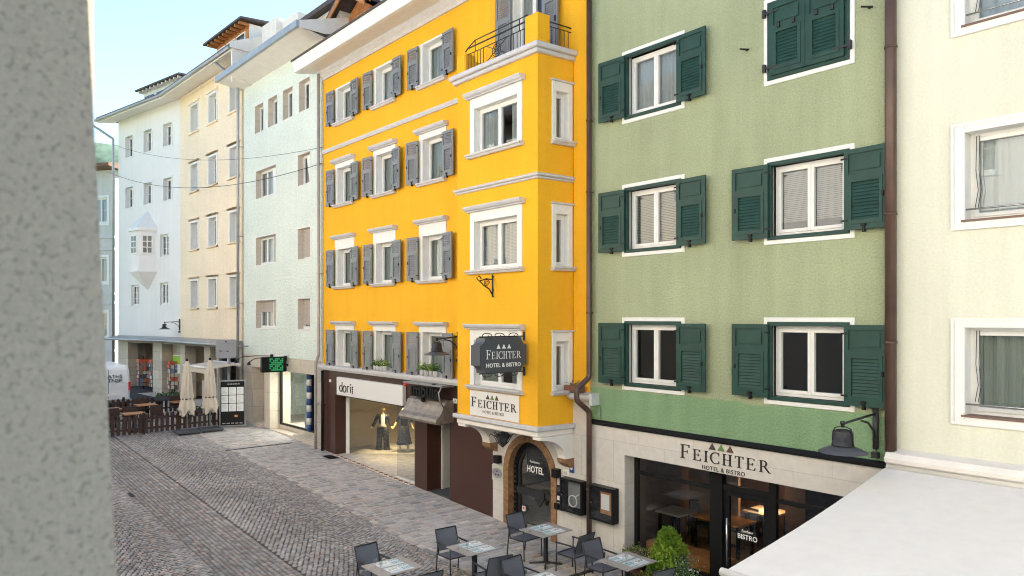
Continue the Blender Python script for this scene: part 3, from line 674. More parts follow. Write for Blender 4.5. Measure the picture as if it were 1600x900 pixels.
mb = MB(); bl_(-8.34,-8.22,.02,2.06); bl_(-7.48,-7.36,.02,2.06); bl_(-8.22,-7.48,.02,.25); bl_(-8.22,-7.48,1.95,2.06); dd_ = mb.build('bistro_door', M['black'], gh, bevel=.005)
mb = MB(); mb.quad((gl(-8.22),ny+.01,.25),(gl(-7.48),ny+.01,.25),(gl(-7.48),ny+.01,1.95),(gl(-8.22),ny+.01,1.95)); mb.build('door_pane', M['shopglass'], dd_)
mb = MB(); xh = gl(-8.20); mb.tube([(xh,ny-.13,.62),(xh,ny-.13,1.55)], .018); mb.tube([(xh,ny-.13,.75),(xh,ny-.03,.75)], .012); mb.tube([(xh,ny-.13,1.42),(xh,ny-.03,1.42)], .012); mb.build('door_handle', M['chrome'], dd_)
put_text(sans('BISTRO', .13, .003, .002), M['letterw'], dd_, (gl(-7.83), ny-.01, 1.18)); put_text(sans('Feichter', .075, .003, 0), M['letterw'], dd_, (gl(-7.83), ny-.01, 1.31))
# bistro room
mb = MB(); mb.box(.1, gw-.05, .4, 5.6, -.05, .02); mb.build('bistro_floor', simple('bistro_floorboards', (.10,.055,.03), .4, noise=.3, nscale=3), gh)
mb = MB(); mb.box(.1, gw-.05, 5.5, 5.6, 0, 2.9); mb.box(.05, .1, .4, 5.6, 0, 2.9); mb.box(gl(-9.1), gl(-8.6), 3.9, 5.5, 0, 2.9); mb.build('bistro_wall', simple('dark_rose_wall', (.12,.075,.06), .8, noise=.15, nscale=2), gh)
mb = MB(); mb.box(gl(-11.3), gl(-9.9), 3.2, 3.3, 0, 2.9); mb.build('bistro_partition', simple('tan_wall', (.30,.20,.14), .8), gh)
mb = MB(); mb.box(.1, gw-.05, .4, 5.5, 2.80, 2.9); mb.build('bistro_ceiling', M['room'], gh)
# stone shelf at the joint of yellow and green houses
mb = MB(); mb.prism([(0,3.52),(-.18,3.52),(-.22,3.58),(-.22,3.66),(0,3.70)], gl(-12.14), gl(-11.42), axis='x'); mb.box(gl(-11.42), gl(-11.34), -.24, 0, 3.44, 3.70); mb.build('stone_shelf', M['trim'], gh, fix=True)
mb = MB(); mb.box(.3, .34, -.03, 0, 3.12, 3.4); mb.build('conduit', M['green'], gh)
mb = MB(); mb.prism([(-.9,15.7),(-.95,15.95),(3.5,18.5),(7,16.5),(7,15.6),(0,15.6)], 0, gw, axis='x'); mb.build('roof', M['roofd'], gh, fix=True)

# ================================================================== cream house
C0 = -5.02
ch = house('cream_house', 'pale cream rendered house with white framed windows', C0, 12, 0)
crow = [(4.60, 1.28), (7.45, 1.28), (10.3, 1.28)]
cc = 2.0
holes = [(cc-1.0, cc+1.0, z-.64, z+.64) for z, h in crow]
mb = wall_holes(MB(), 0, 7.6, 0, 14.5, holes, 0, .26); mb.build('wall', M['cream'], ch); body(ch, 0, 7.6, 0, 14.5, M['cream'], 7, (3.2, 6.1, 9.0, 12.0))
for i, (z, h) in enumerate(crow):
    o = window(ch, cc, z, ('c', i), w=2.0, h=1.28, cas=.14, proud=.03, d=.27, sash=1, curtain='net' if i else 'dark', rail=True)
    e = MB(); e.box(-1.18, 1.18, -.045, -.03, .64+.10, .64+.14); e.box(-1.18, 1.18, -.045, -.03, -.78, -.74); e.box(-1.18, -1.14, -.045, -.03, -.74, .74); e.box(1.14, 1.18, -.045, -.03, -.74, .74); e.build('outer_moulding', M['white'], o)
    e = MB(); e.box(-1.04, 1.04, -.05, .2, -.665, -.635); e.build('sill_board', simple('brown_sill', (.16,.10,.08), .6), o)
    e = MB()
    for dx in (.05, .09): e.tube([(-.95+dx,.15,.6),(-.96+dx,.15,.1),(-.93+dx,.15,-.2),(-.97+dx,.15,-.45)], .006, 5)
    e.build('blind_cord', M['darkgrey'], o)
mb = MB(); mb.prism([(0,3.06),(-.10,3.06),(-.30,3.16),(-.32,3.22),(-.26,3.30),(0,3.34)], -.02, 7.6, axis='x'); mb.build('ledge', M['offwhite'], ch, fix=True)
mb = MB(); mb.prism([(-.9,14.6),(-.95,14.8),(3.5,17.5),(7,15.5),(7,14.5),(0,14.5)], 0, 7.6, axis='x'); mb.build('roof', M['roofd'], ch, fix=True)
aw = thing('awning', 'large off-white canvas awning extended over the terrace', 'awning', (-5.05, 11.72, 3.0), 0)
mb = MB(); n = 8; LA = 4.25
for j in range(n):
    y0_, y1_ = -LA*j/n, -LA*(j+1)/n; f = lambda y: .06 - .155*(-y) - .05*math.sin(math.pi*(-y)/LA)
    for i in range(12):
        xa, xb = i*.72, (i+1)*.72; sg = lambda x: .012*math.sin(x*4.1)
        mb.add([(xa,y0_,f(y0_)+sg(xa)),(xb,y0_,f(y0_)+sg(xb)),(xb,y1_,f(y1_)+sg(xb)),(xa,y1_,f(y1_)+sg(xa))], [(3,2,1,0)], smooth=True)
mb.build('canvas', M['awning'], aw)
zf = .06-.155*LA
for q in range(1, 8):
    mb = MB()
    for j in range(n):
        y0_, y1_ = -LA*j/n, -LA*(j+1)/n; x = q*1.2; zz = .012*math.sin(x*4.1)+.002
        mb.quad((x-.018,y0_,f(y0_)+zz),(x+.018,y0_,f(y0_)+zz),(x+.018,y1_,f(y1_)+zz),(x-.018,y1_,f(y1_)+zz))
    mb.build('seam', M['awning'], aw)
mb = MB(); mb.tube([(-.02,-LA-.03,zf),(8.66,-LA-.03,zf)], .05, 12); mb.build('front_bar', M['white'], aw)
mb = MB(); mb.box(0, 8.6, -LA-.07, -LA-.055, zf-.22, zf-.02); mb.build('valance', M['awning'], aw)
mb = MB(); mb.tube([(0,.12,.06),(8.6,.12,.06)], .08, 12); mb.build('roller', M['white'], aw)
for x in (.5, 5.2):
    mb = MB(); mb.tube([(x,.05,-.15),(x+1.4,-1.9,-.5),(x+.2,-LA,zf-.06)], .03, 8); mb.build('folding_arm', M['white'], aw)

# ================================================================== mint house
mh = house('mint_house', 'pale mint roughcast house with plain deep windows above a stone shopfront', -25.22, 11.95, .9)
mW = -7.62
mw_ = []
for c in (-5.84, -4.42, -2.95, -1.44): mw_.append((c, 13.90, .94, 1.18, 'a'))
for z, k in ((11.07, 'b'), (8.22, 'c'), (5.52, 'd')): mw_.append((-5.14, z, 2.10, 1.18, k)); mw_.append((-1.48, z, 1.08, 1.18, k))
mb = wall_holes(MB(), mW, 0, 3.78, 15.6, [(c-w/2, c+w/2, z-h/2, z+h/2) for c, z, w, h, k in mw_], 0, .3); mb.build('wall', M['mint'], mh)
body(mh, mW, 0, 0, 15.6, M['mint'], 7, (3.7, 6.9, 9.7, 12.6))
for c, z, w, h, k in mw_:
    big = w > 2
    o = make_window(mh, 'window', w=w, h=h, cas=.035, proud=.015, d=.30, sash=3 if big else (2 if k == 'a' else 1), curtain=('dark' if k == 'a' else 'net'))
    o.location = (c, 0, z)
    rv = MB(); rv.box(-w/2, -w/2+.006, -.0, .22, -h/2, h/2); rv.box(-w/2, w/2, 0, .22, h/2-.006, h/2); rv.build('reveal', M['travertine'], o)
    rl = MB()
    def rolld(x0, x1, zb):
        zz = h/2-.05
        while zz > zb: rl.box(x0, x1, .205, .22, zz-.045, zz); zz -= .05
    if k == 'c': rolld(.34, 1.0, -.5) if big else rolld(-.49, .49, -.5)
    if k == 'd': (rolld(-1.0, .25, .1), rolld(.36, 1.0, -.35)) if big else rolld(-.49, .49, -.4)
    if rl.v: rl.build('roller_blind', M['roller'], o)
    if k == 'b':
        f = MB(); f.box(.04, .5, -.02, .02, -.5, .5); f2 = f.build('tilted_sash', M['white'], o, (0 if not big else .42, .17, 0)); f2.scale.x = .9; f2.rotation_euler.x = R(7)
mb = MB(); wall_holes(mb, mW, 0, 0, 3.78, [(-6.62,-5.28,-.1,3.26),(-4.72,-.60,-.1,3.24)], 0, .9); mb.build('stone_front', M['travertine'], mh)
mb = MB(); mb.box(-6.62, -5.28, -.12, .9, 0, .88); mb.box(-4.72, -.6, .42, 4, 0, .92); mb.box(-2.5, -.6, -.0, .42, 0, .80); mb.box(-4.72, -2.5, .0, .42, 0, .74); mb.box(-6.6, -5.3, .5, .52, .88, 3.25); mb.build('step', M['travertine'], mh)
mb = MB()
for a, b in ((-4.70,-4.58),(-.72,-.62),(-1.72,-1.64)): mb.box(a, b, .42, .50, .92, 3.24)
mb.box(-4.58, -.72, .42, .50, .92, 1.0); sfm = mb.build('shopfront', M['black'], mh)
mb = MB(); mb.quad((-4.6,.46,1.0),(-.7,.46,1.0),(-.7,.46,3.24),(-4.6,.46,3.24)); mb.build('pane', M['shopglass'], sfm)
mb = MB(); mb.box(-4.7, -.6, 2.2, 2.25, .92, 3.3); mb.box(-2.6, -2.55, .55, 2.2, .92, 3.3); mb.build('shop_partition', simple('aqua_panel', (.55,.68,.62), .6), mh)
mb = MB(); mb.box(-2.35, -1.45, .62, .9, 1.55, 2.15); mb.build('screen', M['black'], mh)
al_ = bpy.data.lights.new('shop_light', 'AREA'); al_.energy = 40; al_.size = 1.0; al_.color = (1,.93,.82); ao_ = bpy.data.objects.new('shop_light', al_); col.objects.link(ao_); ao_.location = (-28.2, 13.2, 3.2)
mb = MB()
for i in range(9): mb.lathe([(.10,0),(.10,.25)], 14, (-1.80,.36,.98+i*.25), i % 2)
mb.build('striped_column', [M['blue'], M['signwhite']], mh)
mb = MB(); mb.prism([(-.0,15.55),(-.95,15.72),(-1.0,15.72),(-1.0,15.78),(0,15.78)], mW-.35, .25, axis='x'); mb.build('eave', M['offwhite'], mh, fix=True)
mb = MB(); mb.prism([(-1.12,15.72),(-1.12,15.95),(-1.0,15.95),(-1.0,15.72)], mW-.4, .3, axis='x'); mb.build('gutter', M['zinc'], mh, fix=True)
mb = MB(); mb.prism([(-1.0,15.80),(-1.0,15.92),(3.5,17.3),(7,16.5),(7,15.6),(0,15.6)], mW-.35, .28, axis='x'); mb.build('roof', M['roofd'], mh, fix=True); MB().prism([(-1.0,15.70),(-1.0,15.95),(3.5,17.34),(3.5,16.6),(0,15.7)], .29, .33, axis='x').build('verge', M['offwhite'], mh, fix=True)
mb = MB(); mb.box(-2.2, .25, .6, 3, 15.9, 17.0); mb.build('roof_cabin', M['offwhite'], mh); mb = MB(); mb.prism([(.3,17.0),(.3,17.18),(3.2,17.7),(3.2,17.5)], -2.7, .45, axis='x'); mb.build('cabin_roof', M['roofd'], mh, fix=True)

# ================================================================== peach house
ph = house('peach_house', 'pale peach house with cream framed deep windows beside the mint one', -33.0, 11.83, 2.55)
pW = -8.1; pc = (-6.02, -3.53, -.90); pz = (15.48, 12.48, 9.52, 6.56)
mb = wall_holes(MB(), pW, 0, 4.2, 17.1, [(c-.5, c+.5, z-.68, z+.68) for c in pc for z in pz], 0, .3); mb.build('wall', M['peach'], ph)
body(ph, pW, 0, 0, 17.1, M['peach'], 7, (4.1, 7.9, 10.8, 13.8))
for j, z in enumerate(pz):
    for i, c in enumerate(pc):
        o = window(ph, c, z, ('p', (i+j) % 3), w=1.0, h=1.36, cas=.13, tcas=.12, bcas=0, proud=.025, d=.32, sash=2, bars=2 if (i+j) % 3 == 2 else 0, curtain=['dark','net','dark'][(i+j) % 3], mats=('white','white'))
        MB().box(-.70, .70, -.09, 0, .80, .88).build('hood', M['peach'], o); MB().box(-.68, .68, -.10, 0, -.76, -.68).build('sill', M['peach'], o)
mb = MB(); mb.prism([(0,16.75),(-.10,16.8),(-.10,16.9),(0,16.95)], pW, .0, axis='x'); mb.build('cornice', M['peach'], ph, fix=True)
mb = MB(); mb.prism([(0,16.95),(-.95,16.80),(-1.0,16.95),(0,17.1)], pW, 1.1, axis='x'); mb.build('eave', M['offwhite'], ph, fix=True)
mb = MB(); mb.tube([(pW,-1.02,16.92),(1.1,-1.02,16.92)], .085, 8); mb.build('gutter', M['zinc'], ph)
mb = MB(); mb.prism([(-1.0,17.02),(-1.0,17.1),(3.5,19.0),(7,17.3),(7,17.1),(0,17.1)], pW, 1.15, axis='x'); mb.build('roof', M['roofd'], ph, fix=True)
mb = MB(); mb.box(1.0, 1.14, -.9, 6, 15.5, 17.0); mb.build('gable_edge', M['offwhite'], ph); MB().prism([(-1.02,16.9),(-1.02,17.14),(3.5,19.05),(3.5,18.6),(0,16.9)], 1.16, 1.22, axis='x').build('verge', M['offwhite'], ph, fix=True)
dormer(ph, -1.35, .1, 17.05, 3.8, 1.35, 3, .55, 'roofd', 'white', 'wood', slope=.10, nwin=3)
mb = MB(); mb.box(1.3, 2.7, .35, 3, 17.0, 18.1); mb.box(2.75, 4.2, .6, 3, 17.0, 17.95); mb.build('roof_cabin', M['offwhite'], ph)

# ================================================================== white house with the oriel
wh = house('white_house', 'white house with a small pointed oriel window above the arcade', -41.10, 11.47, 11.7)
wW = -7.27
wlist = [(c, 15.27, 0) for c in (-5.87,-3.62,-1.36)] + [(c, 12.32, 0) for c in (-5.87,-3.62,-1.36)] + [(-1.70, 9.3, 1), (-5.13, 6.65, 1), (-1.74, 6.68, 1)]
mb = wall_holes(MB(), wW, 0, 4.2, 17.0, [(c-.46, c+.46, z-.6, z+.6) for c, z, k in wlist], 0, .3); mb.build('wall', M['white_wall'], wh)
body(wh, wW, 0, 0, 17.0, M['white_wall'], 7, (4.1, 7.9, 10.8, 13.8))
for c, z, k in wlist:
    o = window(wh, c, z, ('w', k), w=.92, h=1.2, cas=.09, proud=.02, d=.28 if not k else .18, sash=2, bars=2 if k else 1, curtain='dark' if not k else 'split')
# oriel
oc = -3.58; ob = MB(); pts = [(oc-.95,0),(oc-.48,-.75),(oc+.48,-.75),(oc+.95,0)]
def fr(z0, z1, k0, k1, mb):
    A = [(oc+(x-oc)*k0, y*k0, z0) for x, y in pts]; B = [(oc+(x-oc)*k1, y*k1, z1) for x, y in pts]
    for i in range(3): mb.add([A[i],A[i+1],B[i+1],B[i]], [(0,1,2,3)])
fr(8.0, 10.2, 1, 1, ob); fr(7.9, 8.0, 1.08, 1.08, ob); ob.add([(x,y,8.0) for x,y in pts], [(0,1,2,3)]); ob.add([(oc+(x-oc)*1.08,y*1.08,8.0) for x,y in pts], [(0,1,2,3)])
ob.add([(oc+(x-oc)*1.08,y*1.08,7.9) for x,y in pts]+[(oc,0,6.9)], [(0,1,4),(1,2,4),(2,3,4)])
orl = ob.build('oriel', M['white_wall'], wh)
rf = MB(); fr(10.15, 10.32, 1.12, 1.12, rf); rf.add([(oc+(x-oc)*1.12,y*1.12,10.32) for x,y in pts]+[(oc,0,11.35)], [(0,1,4),(1,2,4),(2,3,4)]); rf.build('oriel_roof', M['white'], orl)
for (x, y, a, w) in ((oc, -.75, 0, .62), (oc-.715, -.375, -R(57.9), .5), (oc+.715, -.375, R(57.9), .5)):
    fm = MB(); fm.box(-w/2-.05, w/2+.05, -.05, -.0, 8.85, 9.95); fo = fm.build('oriel_window', M['white'], orl, (x, y, 0), a)
    g = MB()
    for sx in (-1, 1):
        for zz in range(3):
            xa, xb = (sx*.03, sx*(w/2-.04)); g.box(xa, xb, -.06, -.05, 8.95+zz*.32, 8.95+zz*.32+.27)
    g.build('pane', M['glass_dark'], fo)
mb = MB(); mb.prism([(0,16.95),(-.95,16.78),(-1.0,16.95),(0,17.0)], wW-.6, 0.2, axis='x'); mb.build('eave', M['offwhite'], wh, fix=True)
mb = MB(); mb.tube([(wW-.65,-1.02,16.90),(.2,-1.02,16.92)], .08, 8); mb.build('gutter', M['zinc'], wh)
mb = MB(); mb.prism([(-1.0,17.0),(-1.0,17.06),(3.5,18.2),(7,17.3),(7,17.0),(0,17.0)], wW-.6, .3, axis='x'); mb.build('roof', M['roofd'], wh, fix=True)
dormer(wh, -3.3, .7, 17.35, 4.6, 1.15, 2.6, .4, 'roofd', 'white', 'white', slope=.08, nwin=3)
# arcade at street level of both, with its lean-to canopy
def arcade(h, x0, x1, pillars, gb, depth=1.6):
    mb = MB()
    for a, b in pillars: mb.box(a, b, -.02, .55, 0, 4.2)
    mb.box(x0, x1, .0, .3, 3.95, 4.2); mb.build('pillar', M['block'], h)
    mb = MB(); mb.box(x0, x1, depth, depth+.1, 0, 4.2); o = mb.build('recessed_front', M['block'], h)
    mb = MB(); mb.prism([(0,4.35),(-.72,4.20),(-.74,4.12),(0,4.05)], x0-.02, x1+.02, axis='x'); mb.build('canopy', M['zinc'], h, fix=True)
    mb = MB(); mb.tube([(x0,-.78,4.16),(x1,-.78,4.16)], .075, 8); mb.build('canopy_gutter', M['zinc'], h)
    mb = MB(); mb.box(x0, x1, -.9, depth, gb-.1, gb+.02); mb.build('arcade_paving', M['travertine'], h)
arcade(wh, wW, .0, [(-7.25,-6.0),(-3.0,-1.95)], 1.25)
arcade(ph, -8.1, .0, [(-8.05,-7.35),(-4.6,-3.8),(-.35,0)], 1.0)
mb = MB(); mb.box(-5.2,-3.3,1.5,1.6,1.3,4.0); mb.box(-4.9,-4.1,1.45,1.5,1.3,3.2); mb.box(-4.0,-3.4,1.45,1.5,1.3,3.2); mb.build('wooden_door', M['wood'], wh, bevel=.01)
mb = MB(); mb.box(-4.8,-4.2,1.43,1.45,1.7,3.0); mb.box(-3.9,-3.5,1.43,1.45,1.7,3.0); mb.build('door_pane', M['glass_dark'], wh)
mb = MB(); mb.box(-1.75,-.25,.5,.6,1.2,4.0); mb.build('poster_wall', M['block'], wh)
mb = MB(); mb.box(-1.6,-.75,.42,.48,2.35,3.35); po = mb.build('poster', M['paper'], wh); mb = MB(); mb.box(-1.6,-.75,.40,.42,2.85,3.30); mb.build('poster_band', simple('lime', (.28,.55,.03), .5), po)
mb = MB(); mb.box(-7.3,-4.7,1.4,1.5,1.1,4.0); mb.build('dark_shopfront', M['darkwood'], ph); mb = MB(); mb.box(-6.9,-4.8,1.3,1.38,2.1,3.9); mb.build('shop_pane', M['glass_dark'], ph)
mb = MB(); mb.box(-6.9,-4.8,.7,.8,1.0,2.1); mb.build('white_counter', M['white'], ph)
mb = MB(); mb.box(-6.4,-4.9,1.2,1.28,3.05,3.85); cb_ = mb.build('chalkboard', M['fabric_blk'], ph); put_text(sans("Craft's", .42, .004, 0, .9), M['signwhite'], cb_, (-5.65,1.19,3.32))
mb = MB(); mb.box(-3.7,-.4,1.4,1.5,.9,4.0); mb.build('dark_shopfront', M['dark'], ph); mb = MB(); mb.box(-1.9,-1.1,1.3,1.38,1.9,3.3); mb.build('shop_notice', M['signwhite'], ph)
mb = MB(); mb.box(-3.55,-3.45,.2,.3,.9,4.0); mb.box(-.5,-.4,.2,.3,.9,4.0); mb.build('white_post', M['white'], ph)

# ================================================================== far house closing the street, and the one beyond
fh = house('grey_stone_house', 'grey house with pale band courses and a brown eave closing the street', -54.9, 11.2, 35)
mb = wall_holes(MB(), -7, 0, 0, 15.3, [(c-.55, c+.55, z-.85, z+.85) for c in (-1.2,-3.2,-5.4) for z in (12.6, 8.6, 4.9)], 0, .2); mb.build('wall', M['grey_wall'], fh)
body(fh, -7, 0, 0, 15.3, M['grey_wall'], 7, (6.5, 10.5))
for c in (-1.2,-3.2,-5.4):
    for z in (12.6, 8.6, 4.9): window(fh, c, z, ('f',), w=1.1, h=1.7, cas=.16, d=.15, sash=2, bars=1, curtain='net')
mb = MB(); [mb.box(-7, 0, -.08, 0, z, z+.18) for z in (10.7, 9.9, 6.9, 6.3, 3.1)]; mb.build('band_course', M['trim'], fh)
mb = MB(); mb.prism([(.2,15.3),(-.9,15.4),(-.9,15.6),(3.5,16.3),(7,15.4),(7,15.3)], -7.5, .3, axis='x'); mb.build('roof', simple('brown_roof', (.20,.11,.07), .8, noise=.2), fh, fix=True)

# ================================================================== the opposite side of the street (seen in the window reflections)
def opphouse(x0, x1, H_, mat, label, hole=None, zs=(3.6+.9, 7.5, 10.4, 13.2)):
    h = house('opposite_house', label, x1, .13, 180)
    w = x1-x0; n = max(2, int(w/2.9)); ho = []
    for z in zs:
        if z+1.2 > H_: continue
        for i in range(n):
            c = w*(i+.5)/n
            if hole and hole[0]-1.3 < c < hole[1]+1.3 and abs(z-5.4) < 2.2: continue
            ho.append((c-.5, c+.5, z-.75, z+.75))
    hs = list(ho) + ([hole] if hole else [])
    wall_holes(MB(), 0, w, 0, H_, hs, 0, .25).build('wall', mat, h)
    body(h, 0, w, 0, H_, mat, 6, (3.2, 6.4, 9.3))
    for a, b, c, d in ho: window(h, (a+b)/2, (c+d)/2, ('o',), w=1.0, h=1.5, cas=.12, d=.2, sash=2, bars=1, curtain='net')
    mb = MB(); mb.prism([(.2,H_-.1),(-.8,H_-.05),(-.8,H_+.12),(3,H_+2),(6,H_),(6,H_-.1)], 0, w, axis='x'); mb.build('roof', M['roofd'], h, fix=True)
    return h
oh = opphouse(-6.0, 3.5, 13.6, M['opp1'], 'rough grey plaster house whose window jamb stands beside the camera', hole=(3.5-.72, 3.5+.72, 4.2, 6.7), zs=(7.9, 10.8))
jm = MB()
NZ = 30
def jy(z): return .129 - .0435*(z-5.39)
vs = []
for i in range(NZ+1):
    z = 4.2+2.5*i/NZ; y = jy(z); vs += [(-.675, -.35, z), (-.675, y-.02, z), (-.675, y, z), (-.72, y-.012, z), (-1.15, y-.03, z)]
jm.add(vs, [(5*i+k, 5*i+k+1, 5*i+6+k, 5*i+5+k) for i in range(NZ) for k in range(4)], smooth=False)
jo = jm.build('window_jamb', M['jamb'], None); jo.parent = oh; jo.matrix_parent_inverse = (Matrix.Translation((3.5,.13,0)) @ Matrix.Rotation(math.pi, 4, 'Z')).inverted()
opphouse(-16.5, -6.02, 12.6, M['opp2'], 'pale house with shallow roof opposite the yellow house')
opphouse(-29.0, -16.52, 14.6, M['opp1'], 'tall beige house opposite the dark clothes shop')
opphouse(-41.0, -29.02, 13.4, M['opp2'], 'off-white house opposite the fenced terrace')
opphouse(3.52, 16.0, 14.2, M['opp2'], 'off-white house opposite the long awning')

# ================================================================== ground
def sheet(name, x0, x1, y0, y1, lift, mat, nx=30):
    mb = MB()
    for i in range(nx):
        a, b = x0+(x1-x0)*i/nx, x0+(x1-x0)*(i+1)/nx
        mb.quad((a,y0,gz(a)+lift),(b,y0,gz(b)+lift),(b,y1,gz(b)+lift),(a,y1,gz(a)+lift))
    return tag(mb.build(name, mat), kind='structure')
M['grout'] = simple('dark_sand_grout', (.060,.056,.053), .9, noise=.2, nscale=5); M['grout2'] = simple('pale_mortar', (.50,.46,.42), .9, noise=.2, nscale=5)
M['land'] = simple('distant_land', (.10,.14,.06), .9, noise=.3, nscale=.01)
mb = MB(); mb.quad((-900,-600,-3),(600,-600,-3),(600,1500,-3),(-900,1500,-3)); tag(mb.build('terrain', M['land']), kind='structure')
sheet('road', -62, 16, -1, 9.2, -.014, M['grout']); sheet('pavement', -40, 16, 9.2, 17.2, -.003, M['grout2']); sheet('side_road', -62, -40, 9.2, 22, -.016, M['grout'], 8)
rnd = random.Random(3)
def setts(name, lst, mat, hgt=.012, inset=.010, jit=.006):
    "lst of (cx, cy, angle, length, width, colour)"
    V, F, C = [], [], []
    for cx, cy, a, l, w, c in lst:
        b = len(V); ca, sa = math.cos(a), math.sin(a); z = gz(cx); dz = rnd.uniform(-.003,.003)
        for k, (sx, sy) in enumerate(((-1,-1),(1,-1),(1,1),(-1,1))):
            for t in (0, 1):
                u = sx*(l/2 - t*inset)+rnd.uniform(-jit,jit); v = sy*(w/2 - t*inset)+rnd.uniform(-jit,jit)
                V.append((cx+u*ca-v*sa, cy+u*sa+v*ca, z-.012 if t == 0 else z+dz+rnd.uniform(-.0015,.0015)))
        F.append((b+1,b+3,b+5,b+7)); C.append(c)
        for k in range(4): F.append((b+2*k, b+(2*k+2) % 8, b+(2*k+3) % 8, b+2*k+1)); C.append(tuple(q*.8 for q in c))
    me = bpy.data.meshes.new(name); me.from_pydata(V, [], F); me.materials.append(mat); setcol(me, C)
    o = bpy.data.objects.new(name, me); col.objects.link(o); return tag(o, kind='structure')
def scol(base=.35, warm=.35):
    v = base*rnd.uniform(.70,1.25); r = rnd.random()
    if r < warm*.5: return (v*1.14, v*.98, v*.92)
    if r < warm: return (v*1.05, v*1.0, v*.97)
    if r < warm+.06: return (v*1.35, v*1.18, v*1.05)
    return (v*1.0, v*.99, v*1.0)
L_ = []
for (ya, yb, nl) in ((6.42, 9.16, 1), (3.2, 4.92, 1), (1.2, 3.2, 1)):
    lw = (yb-ya)/nl
    for j in range(nl):
        y0_ = ya+lw*(j+.5); Rr = lw*.64; amax = math.asin(lw/2/Rr)
        pitch = .112; nr = int(36/pitch); ns = int(2*amax*Rr/.108)
        for k in range(nr):
            xb = -46.5 + k*pitch
            for i in range(ns):
                a = -amax + 2*amax*(i+.5+(.5 if k % 2 else 0)*.9)/ns
                if a > amax: continue
                x = xb + Rr*math.cos(a) ; y = y0_+Rr*math.sin(a)
                if x < -47 or x > -10: continue
                L_.append((x+rnd.uniform(-.013,.013), y+rnd.uniform(-.010,.010), a+rnd.uniform(-.09,.09), rnd.uniform(.080,.096), rnd.uniform(.082,.097), scol()))
def course(y, x0, x1, l, w, base=.29, warm=.4):
    x = x0
    while x < x1:
        ll = l*rnd.uniform(.8,1.25); L_.append((x+ll/2, y+rnd.uniform(-.005,.005), rnd.uniform(-.02,.02), ll-.012, w-.014, scol(base, warm))); x += ll
for i in range(4): course(5.98+i*.115, -46, -10, .15, .112, .30, .6)
for i in range(5): course(5.385+i*.10, -46, -10, .10, .10)
course(5.88, -46, -10, .10, .085)
for i in range(4): course(4.98+i*.10, -46, -10, .16, .10, .27, .5)
setts('cobblestones', L_, M['cobble'])
L_ = []; course(9.235, -46, -4, .8, .17, .36, .7); 
for i in range(3): course(9.40+i*.01, -46, -46.1, .1, .1)
x = -33.2
while x < -4:
    w = rnd.uniform(.17,.23); y = 9.33 - rnd.uniform(0,.2)
    while y < 12.05:
        l = rnd.choice((.20,.26,.30,.36)); a, b = max(9.335, y), min(12.0, y+l)
        if b-a > .05: L_.append((x+w/2, (a+b)/2, 0, w-.030, b-a-.030, scol(.40, .28)))
        y += l
    x += w
setts('paving_slabs', L_, M['slab'], inset=.008, jit=.004)
# hill at the far end of the street
mb = MB(); n = 40; V = []; F = []
for i in range(n+1):
    for j in range(n+1):
        u, v = i/n, j/n; x = -700+u*460; y = 20+v*420
        hgt = 124*math.exp(-((u-.35)**2/.09+(v-.25)**2/.10))+6*math.sin(u*23+v*9)*math.sin(v*31)+rnd.uniform(-2,2); V.append((x,y,max(-4,hgt-4)))
for i in range(n):
    for j in range(n): F.append((i*(n+1)+j,(i+1)*(n+1)+j,(i+1)*(n+1)+j+1,i*(n+1)+j+1))
mb.add(V, F, smooth=True); M['hill'] = simple('wooded_hill', (.07,.13,.09), .9, noise=.5, nscale=.15, bump=1, bscale=.1)
tag(mb.build('hill', M['hill']), kind='structure')

#THINGS-BEGIN

# ================================================================== things on and in front of the facades
def pipe(name, label, pts, r, mat, clips=(), cat='downpipe'):
    root = thing(name, label, cat, pts[-1]); o = Vector(pts[-1])
    sm = [Vector(pts[0])]
    for i in range(1, len(pts)-1):
        p, a, b = Vector(pts[i]), Vector(pts[i-1]), Vector(pts[i+1]); da = (a-p).normalized()*min(.09, (a-p).length/2.1); db = (b-p).normalized()*min(.09, (b-p).length/2.1)
        sm += [p+da, p+da*.4+db*.05, p+db*.4+da*.05, p+db]
    sm.append(Vector(pts[-1]))
    MB().tube([p-o for p in sm], r, 12).build('pipe', mat, root)
    for z in clips:
        m = MB(); x, y = next(((a[0]+(b[0]-a[0])*(a[2]-z)/(a[2]-b[2]), a[1]+(b[1]-a[1])*(a[2]-z)/(a[2]-b[2])) for a, b in zip(pts, pts[1:]) if a[2] > z >= b[2]), pts[0][:2])
        m.lathe([(r+.012,-.02),(r+.012,.02)], 12, (x-o.x, y-o.y, z-o.z)); m.box(x-o.x-.015, x-o.x+.015, y-o.y, 12.02-o.y if y > 11.5 else y-o.y+.15, z-o.z-.015, z-o.z+.015); m.build('clip', mat, root)
    return root
pipe('downpipe', 'brown downpipe with a swan-neck between the yellow and green houses', [(-11.54,11.88,14.6),(-11.54,11.88,4.05),(-11.60,11.55,3.80),(-11.60,11.55,3.55),(-11.54,11.88,3.28),(-11.54,11.88,.02)], .062, M['brownpipe'], (9.8, 8.2, 5.5, 1.55, .4))
pipe('downpipe', 'thick dark brown downpipe between the green and cream houses', [(-5.02,11.87,15.2),(-5.02,11.87,3.3)], .085, M['brownpipe'], (9.6, 7.0, 5.0))
pipe('downpipe', 'pale grey downpipe between the mint and yellow houses', [(-25.22,11.82,14.3),(-25.22,11.82,4.0),(-25.4,11.8,3.7),(-25.4,11.8,.55)], .055, M['greypipe'], (11, 7, 2.2))
pipe('downpipe', 'black downpipe beside the brown granite shopfront', [(-25.02,11.88,3.45),(-25.02,11.88,.52)], .05, M['black'], (2.2,))
